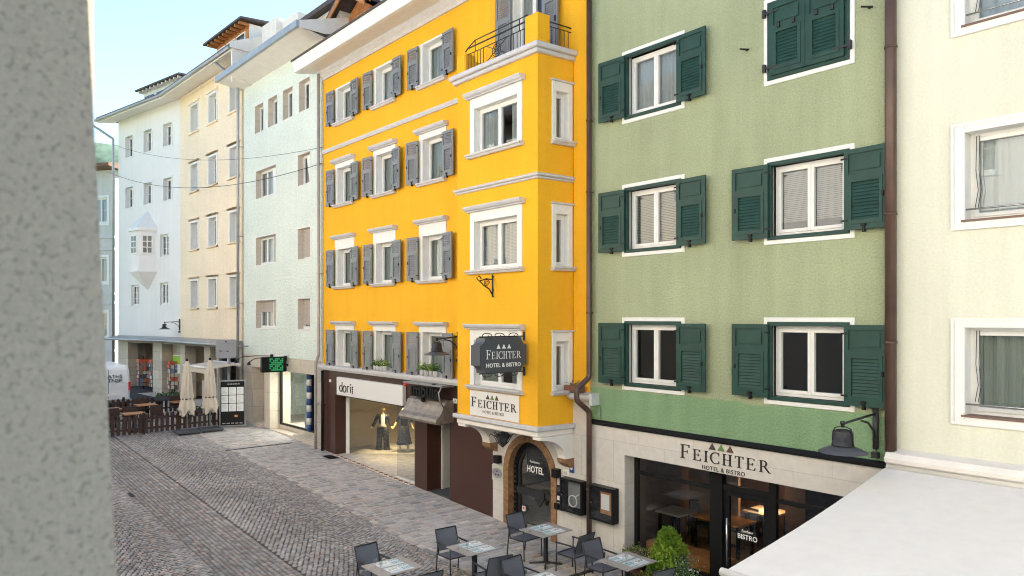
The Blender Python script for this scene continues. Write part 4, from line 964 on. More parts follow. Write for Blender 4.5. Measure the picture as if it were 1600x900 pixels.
pipe('downpipe', 'zinc downpipe between the mint and peach houses', [(-33.9,10.85,16.9),(-32.95,11.62,15.9),(-32.95,11.62,.85)], .06, M['zinc'], (13, 9, 6))
pipe('downpipe', 'curved zinc downpipe at the outer corner of the white house', [(-49.0,8.6,16.8),(-48.35,9.75,15.9),(-48.35,9.75,1.45)], .07, M['zinc'], (12, 8))
pipe('downpipe', 'zinc pipe at the end of the arcade canopy', [(-32.6,11.1,4.2),(-32.6,11.1,.82)], .07, M['zinc'], (2.5,))

def bell_lamp(label, wx, wy, z, L, s=1.0, rz=0):
    "origin at the wall plate; arm runs to -y"
    t = thing('wall_lamp', label, 'street lamp', (wx, wy, z), rz, 'bell shaped lamps on wall brackets')
    m = MB(); m.tube([(0,-.06,-.32*s),(0,-.06,.32*s)], .045*s, 12); m.box(-.03,.03,-.05,0,-.25*s,-.2*s); m.box(-.03,.03,-.05,0,.2*s,.25*s); m.lathe([(.05*s,0),(.06*s,.03),(.02,.06)], 12, (0,-.06,.32*s)); m.build('bracket_post', M['iron'], t)
    m = MB(); m.tube([(0,-.06,.24*s),(0,-L+.0,.18*s)], .02*s, 8)
    m.tube([(0,-.06,-.2*s),(0,-.14,-.02*s),(0,-.30*s-.02,.12*s),(0,-.55*s,.17*s)], .018*s, 8); m.build('arm', M['iron'], t)
    ZM = Matrix.Translation((0,0,.06*s)) @ Matrix.Diagonal((1,1,.66,1))
    m = MB(); m.tube([(0,-L,.22*s),(0,-L,.10*s)], .025*s, 8); m.lathe([(.03,.24*s),(.045*s,.2*s),(.03*s,.16*s)], 10, (0,-L,0))
    for a in (-1, 1): m.tube([(a*.02,-L,.13*s),(a*.12*s,-L,.08*s),(a*.15*s,-L,-.02*s),(a*.155*s,-L,-.28*s)], .012*s, 6)
    m.xf(ZM); m.build('yoke', M['iron'], t)
    m = MB(); m.lathe([(.04*s,.06*s),(.11*s,.04*s),(.13*s,0),(.135*s,-.20*s),(.15*s,-.21*s),(.15*s,-.27*s),(.16*s,-.285*s),(.16*s,-.31*s),(.12*s,-.32*s)], 20, (0,-L,0)); m.xf(ZM); m.build('lamp_housing', M['iron'], t)
    m = MB(); m.lathe([(.12*s,-.31*s),(.18*s,-.335*s),(.27*s,-.39*s),(.345*s,-.45*s),(.35*s,-.465*s),(.33*s,-.455*s),(.17*s,-.36*s),(.1*s,-.34*s)], 28, (0,-L,0)); m.xf(ZM); m.build('lamp_shade', M['darkgrey'], t)
    m = MB(); m.lathe([(.08*s,-.36*s),(.10*s,-.40*s),(.06*s,-.44*s)], 14, (0,-L,0)); m.xf(ZM); m.build('lamp_glass', M['glass_dark'], t)
    m = MB(); m.box(-.05,.05,-.12,-.02,-.46*s,-.37*s); m.tube([(0,-.05,-.32*s),(.04,-.1,-.42*s)], .01, 6); m.build('junction_box', M['iron'], t)
bell_lamp('large dark bell lamp on a bracket above the awning, on the green wall', -5.28, 12, 3.62, 1.15)
bell_lamp('dark bell lamp reaching out in front of a grey-shuttered window', -16.62, 12, 4.62, .78)
bell_lamp('small dark bell lamp between the white and peach walls', -41.12, 11.5, 4.98, .8, .85)

# hanging sign of the hotel
t = thing('hanging_sign', 'dark grey hanging box sign with scalloped corners and white hotel lettering', 'hanging sign', (-12.54, 10.97, 4.565))
def scallop(wy, hz, r=.15):
    P = []
    for (cy, cz, a0) in ((wy,hz,270),(-wy,hz,360),(-wy,-hz,90),(wy,-hz,180)):
        P += [(cy+r*math.cos(R(a0-90*i/8)), cz+r*1.1*math.sin(R(a0-90*i/8))) for i in range(9)][:: 1]
    return P
P = scallop(.66, .385)
P = [(a, b) for a, b in P]
m = MB(); m.prism([(a-.74, b) for a, b in P], -.32, 0, axis='x'); m.build('sign_body', M['darkgrey'], t, fix=True)
mb, w_ = serif('FEICHTER', .165, .006, .10, .80); k = .98/w_; mb.v = [(v[0]*k, v[1], v[2]*k*1.1) for v in mb.v]; mb.build('lettering', M['letterw'], t, (.003, -.74-.49, -.08), R(90))
put_text(sans('HOTEL & BISTRO', .125, .006, .002, .95, 1.1), M['letterw'], t, (.003, -.74, -.26), R(90))
for i in (-1, 0, 1): MB().prism([(-.055,0),(.055,0),(0,.10)], -.006, 0).build('emblem', M['letterw'], t, (.003, -.74+i*.15, .14), R(90))
for z in (.40, -.40):
    m = MB(); m.tube([(-.16,-1.3,z),(-.16,0,z)], .014, 8); m.box(-.19,-.13,-.02,0,z-.10,z+.10)
    s_ = 1 if z > 0 else -1
    for y0_ in (-.35, -.75, -1.1):
        m.tube([(-.16, y0_+.0+.16*math.cos(R(a))*(1-a/560), z+s_*(.02+.07*math.sin(R(a))*(1-a/560))) for a in range(0, 420, 30)], .010, 6)
    m.build('wrought_bracket', M['iron'], t)
# iron scroll higher on the bay
t = thing('iron_bracket', 'black wrought iron scroll bracket on the yellow bay wall', 'bracket', (-13.85, 10.97, 6.15))
m = MB(); m.tube([(0,-.02,-.27),(0,-.02,.27)], .016, 8); m.tube([(0,-.03,.15),(0,-.2,.16),(0,-.42,.10),(0,-.5,.17),(0,-.42,.22),(0,-.36,.16)], .016, 8)
m.tube([(0,-.03,-.2),(0,-.12,-.08),(0,-.28,.0),(0,-.4,.1)], .016, 8); m.tube([(0,-.2+.09*math.cos(R(a))*(1-a/900),.06+.09*math.sin(R(a))*(1-a/900)) for a in range(0, 700, 30)], .010, 6)
for z in (-.25,-.1,.22): m.lathe([(.0,-.03),(.035,0),(0,.03)], 8, (.02,-.03,z))
m.build('scroll', M['iron'], t)
# sign board under the bay window
t = thing('sign_board', 'off-white hotel name board on the front of the yellow bay', 'sign', (-13.81, 10.97, 2.97))
MB().box(-.94, .94, -.03, 0, .0, .62).build('board', M['signwhite'], t, bevel=.005)
brandsign(t, (0, -.031), .22, 0, 1.72, [M['tri_grey'], M['tri_green'], M['tri_brown']], M['letter'])
# big name over the bistro
t = thing('shop_lettering', 'large serif hotel name with three small triangles over the bistro window', 'sign lettering', (-8.14, 11.995, 2.555))
brandsign(t, (0, 0), 0.04, 0, 1.97, [M['tri_grey'], M['tri_green'], M['tri_brown']], M['letter'])
# dorii light box
t = thing('light_box_sign', 'long white shop sign box with thin black lettering', 'sign', (-21.63, 11.99, 2.68))
MB().box(-2.2, 2.2, -.14, 0, 0, .62).build('box', M['signwhite'], t, bevel=.01)
m = MB(); h_ = .16; y_ = -.15; x = -1.95; r_ = .018
def circ(cx, cz, rr, a0=0, a1=360): m.tube([(cx+rr*math.cos(R(a0+(a1-a0)*i/20)), y_, cz+rr*math.sin(R(a0+(a1-a0)*i/20))) for i in range(21)], r_, 6)
circ(x+.10, .24, .10, 40, 320); m.tube([(x+.19,y_,.14),(x+.19,y_,.46)], r_, 6); circ(x+.37, .24, .11); m.tube([(x+.57,y_,.14),(x+.57,y_,.35)], r_, 6); circ(x+.65, .27, .08, 180, 60)
m.tube([(x+.80,y_,.14),(x+.80,y_,.34)], r_, 6); m.tube([(x+.80,y_,.40),(x+.80,y_,.44)], r_, 6)
for i in range(4): m.box(x+.92, x+.965, y_-.01, y_+.01, .12+i*.065, .12+i*.065+.05)
m.build('lettering', M['letter'], t)
# impuls metal canopy sign
t = thing('canopy_sign', 'brushed metal wave canopy with raised black letters over the doorway', 'sign', (-17.9, 12.0, 2.45))
prof = [(0,.60),(-.16,.60),(-.28,.54),(-.35,.44),(-.40,.32),(-.48,.20),(-.58,.12),(-.62,.04),(-.58,-.03),(-.48,-.05),(0,.0)]
m = MB(); m.prism(prof, -.98, .98, axis='x'); m.build('canopy', simple('brushed_steel', (.26,.225,.19), .5, .4, noise=.25, nscale=6), t, fix=True)
m = MB(); m.prism([(0,.99),(-.42,.99),(-.42,1.04),(0,1.04)], -1.05, 1.0, axis='x'); m.tube([(.98,-.42,1.0),(.98,-.52,.85),(.98,-.48,.62),(.98,-.36,.44)], .02, 6); m.build('cover', M['zinc'], t, fix=True)
put_text(sans('ımpuls', .56, .10, .018, 1.0, 1.0), M['black'], t, (.06, -.36, .66)); m = MB(); m.lathe([(0,-.05),(.05,-.04),(.07,0),(.05,.04),(0,.05)], 12, (-.87,-.44,.95)); m.build('red_dot', M['red'], t)

def numplate(label, X, z, txt, w=.2, h=.13):
    t = thing('house_number', label, 'house number', (X, 12, z)); MB().box(-w/2, w/2, -.02, 0, -h/2, h/2).build('plate', M['signwhite'], t)
    if txt: put_text(sans(txt, h*.75, .003), M['letter'], t, (0, -.022, -h*.28))
numplate('small white house number plate on the brown granite right of the metal canopy', -16.85, 3.05, '17'); numplate('small white house number plate beside the arched hotel door', -12.40, 1.76, '15')
numplate('tiny white plate at the top corner of the clothes shop', -24.62, 3.1, '', .14, .1)
t = thing('street_plaque', 'small dark blue plaque above the menu case by the hotel door', 'plaque', (-12.2, 12, 1.87)); MB().box(-.07,.07,-.02,0,-.08,.08).build('plate', M['blue'], t); m = MB(); m.lathe([(0,0),(.035,0),(.035,.01),(0,.01)], 12); m.xf(Matrix.Rotation(R(90),4,'X')); m.build('emblem', M['letterw'], t, (0,-.02,.02))
t = thing('oval_plaque', 'oval grey plaque on a pale square plate by the granite wall', 'plaque', (-14.95, 12, 1.34)); MB().box(-.22,.22,-.02,0,-.2,.2).build('plate', simple('pale_green_plate', (.5,.52,.44), .4), t)
m = MB(); m.prism([(.19*math.cos(R(a)), .13*math.sin(R(a))) for a in range(0,360,15)], -.03, -.02); m.build('oval', M['zinc'], t)
for dx, dz in ((0,.05),(-.05,-.04),(.05,-.04)): m = MB(); m.prism([(.022*math.cos(R(a)), .022*math.sin(R(a))) for a in range(0,360,45)], -.035, -.03); m.build('mark', M['black'], t, (dx,0,dz))
def wallspot(label, X, z):
    t = thing('wall_light', label, 'wall light', (X, 12, z)); MB().box(-.09,.09,-.16,0,-.1,.1).build('housing', M['black'], t, bevel=.008); MB().box(-.07,.07,-.14,-.03,-.104,-.1).build('lens', M['glass_dark'], t)
wallspot('small black cube lamp on the pale wall left of the arched door', -14.87, 1.72); wallspot('small black cube lamp between the arched door and the number plate', -12.66, 1.72)
t = thing('intercom', 'tall black door intercom beside the arched hotel door', 'intercom', (-12.62, 12, 1.23)); MB().box(-.08,.08,-.03,0,-.2,.2).build('panel', M['black'], t, bevel=.004); MB().box(-.05,.05,-.035,-.03,-.15,-.05).build('name_plate', M['paper'], t); MB().box(-.05,.05,-.035,-.03,.05,.16).build('speaker', M['darkgrey'], t)
t = thing('key_box', 'two small black key boxes low beside the arched door', 'key box', (-12.60, 12, .93))
for dx in (-.08, .08): MB().box(-.065,.065,-.08,0,-.07,.07).build('box', M['black'], t, (dx,0,0), bevel=.01)
def menucase(label, X, inner):
    t = thing('menu_case', label, 'display case', (X, 12, 1.30), 0, 'black menu cases on the stone wall')
    m = MB(); m.box(-.36,-.31,-.20,0,-.38,.38); m.box(.31,.36,-.20,0,-.38,.38); m.box(-.31,.31,-.20,0,.33,.38); m.box(-.31,.31,-.20,0,-.38,-.33); m.box(-.31,.31,-.03,-.01,-.33,.33); m.build('case', M['black'], t, bevel=.006)
    m = MB(); m.quad((-.31,-.18,-.33),(.31,-.18,-.33),(.31,-.18,.33),(-.31,-.18,.33)); m.build('pane', M['shopglass'], t)
    m = MB(); m.box(-.30,-.27,-.21,-.195,-.02,.01); m.build('lock', M['chrome'], t)
    if inner:
        MB().box(-.10,.14,-.07,-.06,-.14,.20).build('menu_sheet', M['paper'], t); MB().box(-.14,.18,-.05,-.04,-.24,.24).build('wood_backing', M['wood'], t)
    else:
        MB().box(-.22,.2,-.05,-.04,-.28,.28).build('grey_backing', M['zinc'], t)
        m = MB(); m.tube([(-.02+.13*math.cos(R(a)),-.10,-.13+.13*math.sin(R(a))) for a in range(0,361,20)], .014, 6); m.tube([(.05,-.1,-.03),(.18,-.1,.06)], .012, 6); m.build('ring_ornament', M['paper'], t)
menucase('black glazed wall case holding a pale ring ornament', -12.06, False); menucase('black glazed wall case holding a menu sheet', -11.12, True)
# lantern under the bay
t = thing('lantern', 'wrought iron star shaped lantern hanging under the yellow bay', 'lantern', (-13.95, 11.35, 2.62))
m = MB(); m.tube([(0,0,.1),(0,0,-.02)], .012, 6)
for a in range(0, 360, 60):
    c, s = math.cos(R(a)), math.sin(R(a)); m.tube([(0,0,-.02),(.22*c,.22*s,-.12),(.13*c,.13*s,-.28),(0,0,-.40)], .012, 6)
    c2, s2 = math.cos(R(a+60)), math.sin(R(a+60)); m.tube([(.22*c,.22*s,-.12),(.22*c2,.22*s2,-.12)], .012, 6); m.tube([(.13*c,.13*s,-.28),(.13*c2,.13*s2,-.28)], .009, 6)
    m.tube([(.22*c,.22*s,-.12),(.30*c,.30*s,-.06),(.33*c,.33*s,-.12)], .011, 6)
m.build('cage', M['iron'], t); m = MB(); m.lathe([(.0,-.36),(.11,-.27),(.19,-.125),(.0,-.05)], 6, smooth=False); m.build('lantern_glass', M['glass_dark'], t)
# flower boxes
def leaves(name, mat, parent, fn, n, size, loc=(0,0,0), seed=1, col_=None, upb=.3):
    r = random.Random(seed); V = []; F = []; C = []
    for i in range(n):
        p = Vector(fn(r)); a = Vector((r.gauss(0,1), r.gauss(0,1), r.gauss(0,1)+upb)).normalized(); b = a.cross(Vector((r.gauss(0,1), r.gauss(0,1), r.gauss(0,1)))).normalized(); s = size*r.uniform(.6,1.3); k = len(V)
        V += [p, p+a*s*.5+b*s*.28, p+a*s, p+a*s*.5-b*s*.28]; F.append((k,k+1,k+2,k+3)); q = r.random() if not col_ else col_(p, r); C.append((q,q,q))
    me = bpy.data.meshes.new(name); me.from_pydata([tuple(v) for v in V], [], F); me.materials.append(M[mat]); setcol(me, C)
    o = bpy.data.objects.new(name, me); col.objects.link(o); o.location = loc; o.parent = parent; return o
def pot(label, X, flowers, seed):
    t = thing('potted_plant', label, 'potted plant', (X, 11.87, 3.69), 0, 'potted flowers on the yellow house ledge')
    m = MB(); m.lathe([(.055,0),(.075,.15),(.08,.155),(.065,.155)], 12); m.build('pot', M['paper'], t)
    leaves('foliage', 'leafd' if seed % 2 else 'leaf', t, lambda r: (r.gauss(0,.07), r.gauss(0,.05), .15+abs(r.gauss(0,.08))), 170, .06, seed=seed)
    if flowers: leaves('flower', flowers, t, lambda r: (r.gauss(0,.07), r.gauss(-.02,.05), .22+abs(r.gauss(0,.05))), 40, .05, seed=seed+50)
for i, (x, f, l) in enumerate(((-21.13,'petalw','white flowering pot, first from the shutter under the middle window'),(-20.93,'petaly','pot of pale yellow flowers, second under the middle window'),(-20.73,'petalw','bushy white flowering pot, third under the middle window'),(-20.53,'petaly','yellow flowering pot beside the right shutter of the middle window'))): pot(l, x, f, i+1)
for i, (x, f, l) in enumerate(((-18.35,None,'low green pot at the left of the window behind the lamp'),(-18.12,'petaly','green pot with a few yellow flowers behind the lamp'),(-17.88,None,'feathery green herb pot under the window behind the lamp'),(-17.66,None,'reddish green herb pot beside the right shutter behind the lamp'))): pot(l, x, f, i+10)
t = thing('planter', 'small brown trough left on the stone shelf below the narrow bay window', 'planter', (-11.95, 11.85, 3.70)); MB().box(-.28,.22,-.10,.10,0,.14).build('trough', M['terracotta'], t, bevel=.01); leaves('dry_stems', 'leafg', t, lambda r: (r.uniform(-.25,.2), r.gauss(0,.04), .14+abs(r.gauss(0,.04))), 60, .05, seed=77)

# bistro planting
t = thing('conifer_shrub', 'bright green cone shaped conifer in front of the bistro window', 'shrub', (-9.25, 11.78, -.08))
def cone(r):
    z = r.random()**1.25; a = r.uniform(0, 6.283); lob = 1+.22*math.sin(a*3+z*9)+.16*math.sin(a*5+z*19)+.08*math.sin(z*40); rr = (.34*(1-z)**.5+.05)*lob*math.sqrt(r.uniform(.35,1)); return (rr*math.cos(a), rr*math.sin(a), .28+z*.95+r.uniform(-.03,.03))
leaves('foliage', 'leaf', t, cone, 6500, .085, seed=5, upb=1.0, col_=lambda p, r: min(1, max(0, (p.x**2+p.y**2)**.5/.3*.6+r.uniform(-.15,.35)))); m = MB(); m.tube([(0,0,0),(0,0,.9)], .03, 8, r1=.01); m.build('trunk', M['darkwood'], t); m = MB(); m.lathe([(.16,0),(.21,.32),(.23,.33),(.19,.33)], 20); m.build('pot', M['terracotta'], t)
t = thing('box_shrub', 'round clipped box bush beside the stone jamb of the bistro', 'shrub', (-10.08, 11.80, -.06))
def ball(r):
    a = r.uniform(0, 6.283); u = r.uniform(-.5,1); k = .26*(r.random()**.3)*(1+.1*math.sin(a*4+u*5)); s_ = math.sqrt(1-u*u); return (k*s_*math.cos(a)*1.15, k*s_*math.sin(a), .45+k*u*.8)
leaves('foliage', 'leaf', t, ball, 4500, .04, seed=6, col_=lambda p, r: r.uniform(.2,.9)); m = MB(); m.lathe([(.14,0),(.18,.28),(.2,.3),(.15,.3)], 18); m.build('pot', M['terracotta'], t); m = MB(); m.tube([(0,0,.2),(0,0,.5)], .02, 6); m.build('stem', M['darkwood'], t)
def bloom(label, X, Y, pet, lf, seed, sx=.25, sz=.1, z0=.3, box=False):
    t = thing('flower_planter' if box else 'flower_pot', label, 'flower pot', (X, Y, gz(X)))
    if box: m = MB(); m.box(-.32,.32,-.12,.12,.0,.27); m.build('box', simple('brown_planter_box', (.17,.10,.06), .6, noise=.2), t, bevel=.01)
    else: m = MB(); m.lathe([(.12,0),(.16,.25),(.18,.26),(.14,.26)], 16); m.build('pot', M['terracotta'], t)
    f = lambda r: (r.gauss(0,sx*.5), r.gauss(0,.09), z0+abs(r.gauss(0,sz)))
    leaves('foliage', lf, t, f, 1200, .05, seed=seed)
    g = lambda r: (lambda q: (q[0]*1.05, q[1]-.02, q[2]+.035))(f(r)); leaves('flower', pet, t, g, 330, .042, seed=seed+9, upb=0)
bloom('pink flowering pot between the two green shrubs', -9.86, 11.62, 'petalp', 'leafd', 21, .34, .1, .52)
bloom('white flowers spilling over a brown box in front of the bistro', -8.78, 11.62, 'petalw', 'leafd', 22, .42, .16, .40, box=True)
bloom('low yellow-green flowering pot at the foot of the conifer', -9.30, 11.38, 'petaly', 'leaf', 23, .3, .08, .24)
t = thing('grey_leaved_plant', 'sparse grey-leaved plant rising behind the white flowers', 'plant', (-8.98, 11.88, gz(-9)))
leaves('foliage', 'leafg', t, lambda r: (r.gauss(0,.13), r.gauss(0,.08), .3+.5*r.random()), 420, .06, seed=31); m = MB()
for i in range(7): m.tube([(0,0,.2),(.13*math.sin(i*2.1),.08*math.cos(i*1.7),.5+.05*i)], .007, 5)
m.build('stem', M['darkwood'], t); m = MB(); m.lathe([(.1,0),(.14,.24),(.1,.24)], 14); m.build('pot', M['terracotta'], t)

# ---- cafe furniture
def make_chair():
    t = thing('cafe_chair', 'x', 'chair', (0,0,0), 0, 'grey armchairs at the hotel tables')   # faces +x, back at -x
    m = MB(); W2 = .27
    def leg(x0, x1, y, z1): return MB().tube([(x0,y,0),(x1,y,z1)], .014, 6)
    for s in (-1, 1):
        leg(.26,.24, s*W2, .66).build('leg', M['chairframe'], t); leg(-.30,-.24, s*W2, .62).build('leg', M['chairframe'], t)
        a = MB(); a.box(-.29,.27, s*W2-.022, s*W2+.022, .645, .668); a.build('armrest', M['chairframe'], t, bevel=.005)
    fr = MB(); 
    for s in (-1, 1): fr.tube([(.24,s*W2*.98,.43),(-.22,s*W2*.98,.41)], .014, 6); fr.tube([(-.22,s*W2*.93,.41),(-.27,s*W2*.93,.60),(-.37,s*W2*.93,.89)], .014, 6)
    fr.tube([(.24,-W2,.43),(.24,W2,.43)], .014, 6); fr.tube([(-.22,-W2,.41),(-.22,W2,.41)], .014, 6); fr.tube([(-.37,-W2*.93,.89),(-.37,W2*.93,.89)], .012, 6); fr.build('frame', M['chairframe'], t)
    s_ = MB(); n = 8
    for i in range(n):
        x0, x1 = .235-.455*i/n, .235-.455*(i+1)/n; z = lambda x: .425-.018*math.sin((x+.22)/.46*math.pi)
        s_.add([(x0,-W2+.01,z(x0)),(x0,W2-.01,z(x0)),(x1,W2-.01,z(x1)),(x1,-W2+.01,z(x1)),(x0,-W2+.01,z(x0)-.01),(x0,W2-.01,z(x0)-.01),(x1,W2-.01,z(x1)-.01),(x1,-W2+.01,z(x1)-.01)], [(0,1,2,3),(4,7,6,5)], smooth=True)
    s_.build('seat', M['textilene'], t)
    b = MB(); pts = [(-.235,.47),(-.262,.56),(-.295,.68),(-.335,.79),(-.372,.885)]
    for (x0,z0),(x1,z1) in zip(pts, pts[1:]):
        for k in range(6):
            ya, yb = -W2*.92+k*W2*.92/3, -W2*.92+(k+1)*W2*.92/3; c = lambda y: -.02*math.cos(y/W2*1.5)
            b.add([(x0+c(ya),ya,z0),(x0+c(yb),yb,z0),(x1+c(yb),yb,z1),(x1+c(ya),ya,z1)], [(0,1,2,3)], smooth=True)
    b.build('backrest', M['textilene'], t)
    return t
chair0 = make_chair(); first = [True]
def chair(X, Y, rz, label):
    o = chair0 if first[0] else copy_tree(chair0); first[0] = False
    o.location = (X, Y, gz(X)+.004); o.rotation_euler.z = R(rz); o['label'] = label; return o
def make_table():
    t = thing('cafe_table', 'x', 'table', (0,0,0), 0, 'square cafe tables of the hotel')
    MB().box(-.39,.39,-.44,.44,.735,.75).build('tabletop', M['tabletop'], t, bevel=.003)
    m = MB(); m.box(-.036,.036,-.036,.036,.03,.735); m.build('pedestal', M['chairframe'], t)
    m = MB()
    for a in (45,135,225,315): m.tube([(0,0,.05),(.36*math.cos(R(a)),.36*math.sin(R(a)),.015)], .02, 6)
    m.box(-.25,.25,-.03,.03,.705,.735); m.box(-.03,.03,-.25,.25,.705,.735); m.build('foot', M['chairframe'], t); return t
def make_mat():
    t = thing('placemat', 'x', 'placemat', (0,0,0), 0, 'teal patterned paper placemats')
    MB().box(-.155,.155,-.24,.24,0,.003).build('sheet', simple('pale_teal_paper', (.60,.68,.70), .5), t)
    m = MB()
    for i in range(4):
        for j in range(5):
            if (i*3+j*2) % 3: m.box(-.15+j*.06,-.15+j*.06+.045,-.235+i*.05,-.235+i*.05+.032,.0031,.0036)
    m.build('pattern', simple('dark_teal_print', (.16,.34,.38), .5), t); return t
def make_nap():
    t = thing('napkin', 'x', 'napkin', (0,0,0), 0, 'white napkins with cutlery'); m = MB(); m.box(-.055,.055,-.12,.12,0,.010); m.build('folded_cloth', M['napkin'], t)
    m = MB(); m.box(-.03,-.015,-.10,.10,.010,.014); m.box(.01,.022,-.10,.09,.010,.014); m.build('cutlery', M['chrome'], t); return t
def make_glass():
    t = thing('wine_glass', 'x', 'glass', (0,0,0), 0, 'clear glasses on the cafe tables'); m = MB(); m.lathe([(.03,0),(.03,.004),(.005,.01),(.005,.07),(.03,.10),(.034,.14),(.028,.17),(.026,.17),(.031,.14),(.0,.085)], 14); m.build('bowl', M['shopglass'], t); return t
P_ = {}
def proto(k, f):
    if k in P_: return copy_tree(P_[k])
    P_[k] = f(); return P_[k]
TB = [('by the cobbles', -11.93, 7.06), ('beside the kerb', -11.87, 8.93), ('before the arched door', -11.85, 10.85), ('cropped by the bottom edge', -9.72, 8.95), ('beside the round box bush', -9.53, 10.87)]
for k, (wh_, X, Y) in enumerate(TB):
    o = proto('t', make_table); o.location = (X, Y, gz(X)+.004); o['label'] = 'square grey table with two placemats ' + wh_
    zt = gz(X)+.7545
    for s, sd in ((-1, 'far'), (1, 'near')):
        o = proto('m', make_mat); o.location = (X+s*.185, Y+.03, zt); o.rotation_euler.z = 0 if k else R(180); o['label'] = f'teal placemat on the {"street" if s < 0 else "awning"} side of the table ' + wh_
        o = proto('n', make_nap); o.location = (X+s*.19, Y+(.14 if k else -.1), zt+.0037); o.rotation_euler.z = R(s*6); o['label'] = f'white napkin on the {"street" if s < 0 else "awning"} side of the table ' + wh_
        o = proto('g', make_glass); o.location = (X+s*.10, Y-.30+.04*k*s, zt+.0037); o['label'] = f'clear stem glass on the {"street" if s < 0 else "awning"} side of the table ' + wh_
chair(-12.57, 7.08, 4, 'grey armchair behind the table by the cobbles, facing it'); chair(-11.26, 7.25, 176, 'grey armchair in front of the cobble-side table, back to the camera')
chair(-12.52, 8.90, -3, 'grey armchair behind the kerb table, facing it'); chair(-11.16, 8.80, 170, 'grey armchair in front of the kerb table, seen from behind')
chair(-12.48, 10.80, 2, 'grey armchair right in front of the arched door, facing its table'); chair(-11.12, 10.98, 185, 'grey armchair beside the brown downpipe, turned to the door-side table')
chair(-10.36, 8.95, 3, 'grey armchair whose back stands between the two lower tables'); chair(-9.02, 8.95, 180, 'grey armchair nearest the camera, at the table with the cropped edge')
chair(-10.18, 10.90, -2, 'grey armchair between the downpipe and the box bush table'); chair(-8.88, 10.80, 172, 'grey armchair in front of the flower pots, seen from behind')

# ---- far terrace with fence, parasols, board
def parasol(X, Y, label):
    t = thing('closed_parasol', label, 'parasol', (X, Y, gz(X)), 0, 'closed beige parasols')
    m = MB(); m.tube([(0,0,.05),(0,0,2.95)], .03, 10); m.build('pole', M['zinc'], t)
    m = MB(); m.box(-.42,.42,-.42,.42,.03,.12); m.build('base', M['darkgrey'], t, bevel=.02)
    for a in ((-.36,-.36),(.36,-.36),(.36,.36),(-.36,.36)): w_ = MB(); w_.lathe([(.03,0),(.04,.03)], 8, (a[0],a[1],0)); w_.build('caster', M['black'], t)
    n = 48; prof = [(.05,2.88),(.10,2.75),(.16,2.3),(.20,1.8),(.225,1.45),(.19,1.36),(.23,1.25),(.26,1.08),(.27,.95)]; V = []; F = []
    for i, (r_, z) in enumerate(prof):
        for k in range(n):
            a = 6.2832*k/n; am = .22 if i > 1 else .08; rr = r_*(1+am*math.sin(a*8+.3*i)); zz = z - (.26*math.sin(a*2)**2 if i == len(prof)-1 else 0)*(1 if i > 6 else 0)
            V.append((rr*math.cos(a), rr*math.sin(a), zz))
    for i in range(len(prof)-1):
        for k in range(n): F.append((i*n+k, i*n+(k+1) % n, (i+1)*n+(k+1) % n, (i+1)*n+k))
    m = MB(); m.add(V, F, smooth=True); m.build('canopy', M['parasol'], t)
    m = MB(); m.lathe([(.20,1.36),(.205,1.38),(.20,1.40)], 24); m.build('strap', M['black'], t)
    m = MB(); m.lathe([(.04,2.88),(.05,2.93),(.02,2.98)], 10); m.build('finial', M['black'], t)
parasol(-30.85, 8.86, 'closed beige parasol farther from the menu board'); parasol(-30.95, 9.78, 'closed beige parasol beside the menu board')
M['picket'] = M['darkwood']
def fence(a, b, label, h=.80, pitch=.20, seed=1):
    r = random.Random(seed); a = Vector(a); b = Vector(b); L = (b-a).length; d = (b-a)/L; ang = math.atan2(d.y, d.x)
    t = thing('picket_fence', label, 'fence', (a.x, a.y, gz(a.x)), ang, 'low dark brown picket fences of the terrace')
    def zz(s): p = a+d*s; return gz(p.x)-gz(a.x)
    n = int(L/pitch)
    for i in range(n+1):
        s = i*pitch; z = zz(s); hh = h+.03*math.sin(i*1.3)+r.uniform(-.02,.02)
        m = MB(); m.prism([(s-.06,z+.06),(s+.06,z+.06),(s+.06,z+hh-.06),(s,z+hh),(s-.06,z+hh-.06)], -.032, -.010); m.build('picket', M['picket'], t)
    for q in (.2, .58):
        m = MB(); z0, z1 = zz(0), zz(L); m.prism([(0,z0+q),(L,z1+q),(L,z1+q+.08),(0,z0+q+.08)], -.010, .02); m.build('rail', M['picket'], t)
    k = max(1, round(L/1.5))
    for i in range(k+1): s = L*i/k; m = MB(); m.box(s-.045, s+.045, .02, .10, zz(s), zz(s)+h+.05); m.build('post', M['picket'], t)
fence((-31.35,6.1), (-31.55,8.75), 'brown picket fence along the front of the terrace, left of the parasols', seed=1)
fence((-31.65,8.8), (-31.75,10.45), 'brown picket fence behind the parasol bases', seed=2)
fence((-36.2,6.3), (-36.3,10.6), 'brown picket fence at the back of the terrace towards the van', seed=3)
fence((-36.2,6.2), (-31.4,6.0), 'brown picket fence on the street side of the terrace', seed=4)
def make_dtable():
    t = thing('terrace_table', 'x', 'table', (0,0,0), 0, 'wooden tables inside the fence'); MB().box(-.38,.38,-.4,.4,.70,.74).build('tabletop', M['oak'], t, bevel=.005); m = MB(); m.box(-.04,.04,-.04,.04,.02,.70); m.box(-.25,.25,-.25,.25,0,.02); m.build('pedestal', M['black'], t); return t
for X, Y, l in ((-32.3,7.25,'light wooden table just inside the front fence'),(-33.9,6.7,'wooden table at the street side of the fenced terrace'),(-34.4,8.2,'wooden table in the middle of the fenced terrace'),(-34.6,9.7,'wooden table near the arcade inside the fence')):
    o = proto('dt', make_dtable); o.location = (X, Y, gz(X)); o['label'] = l
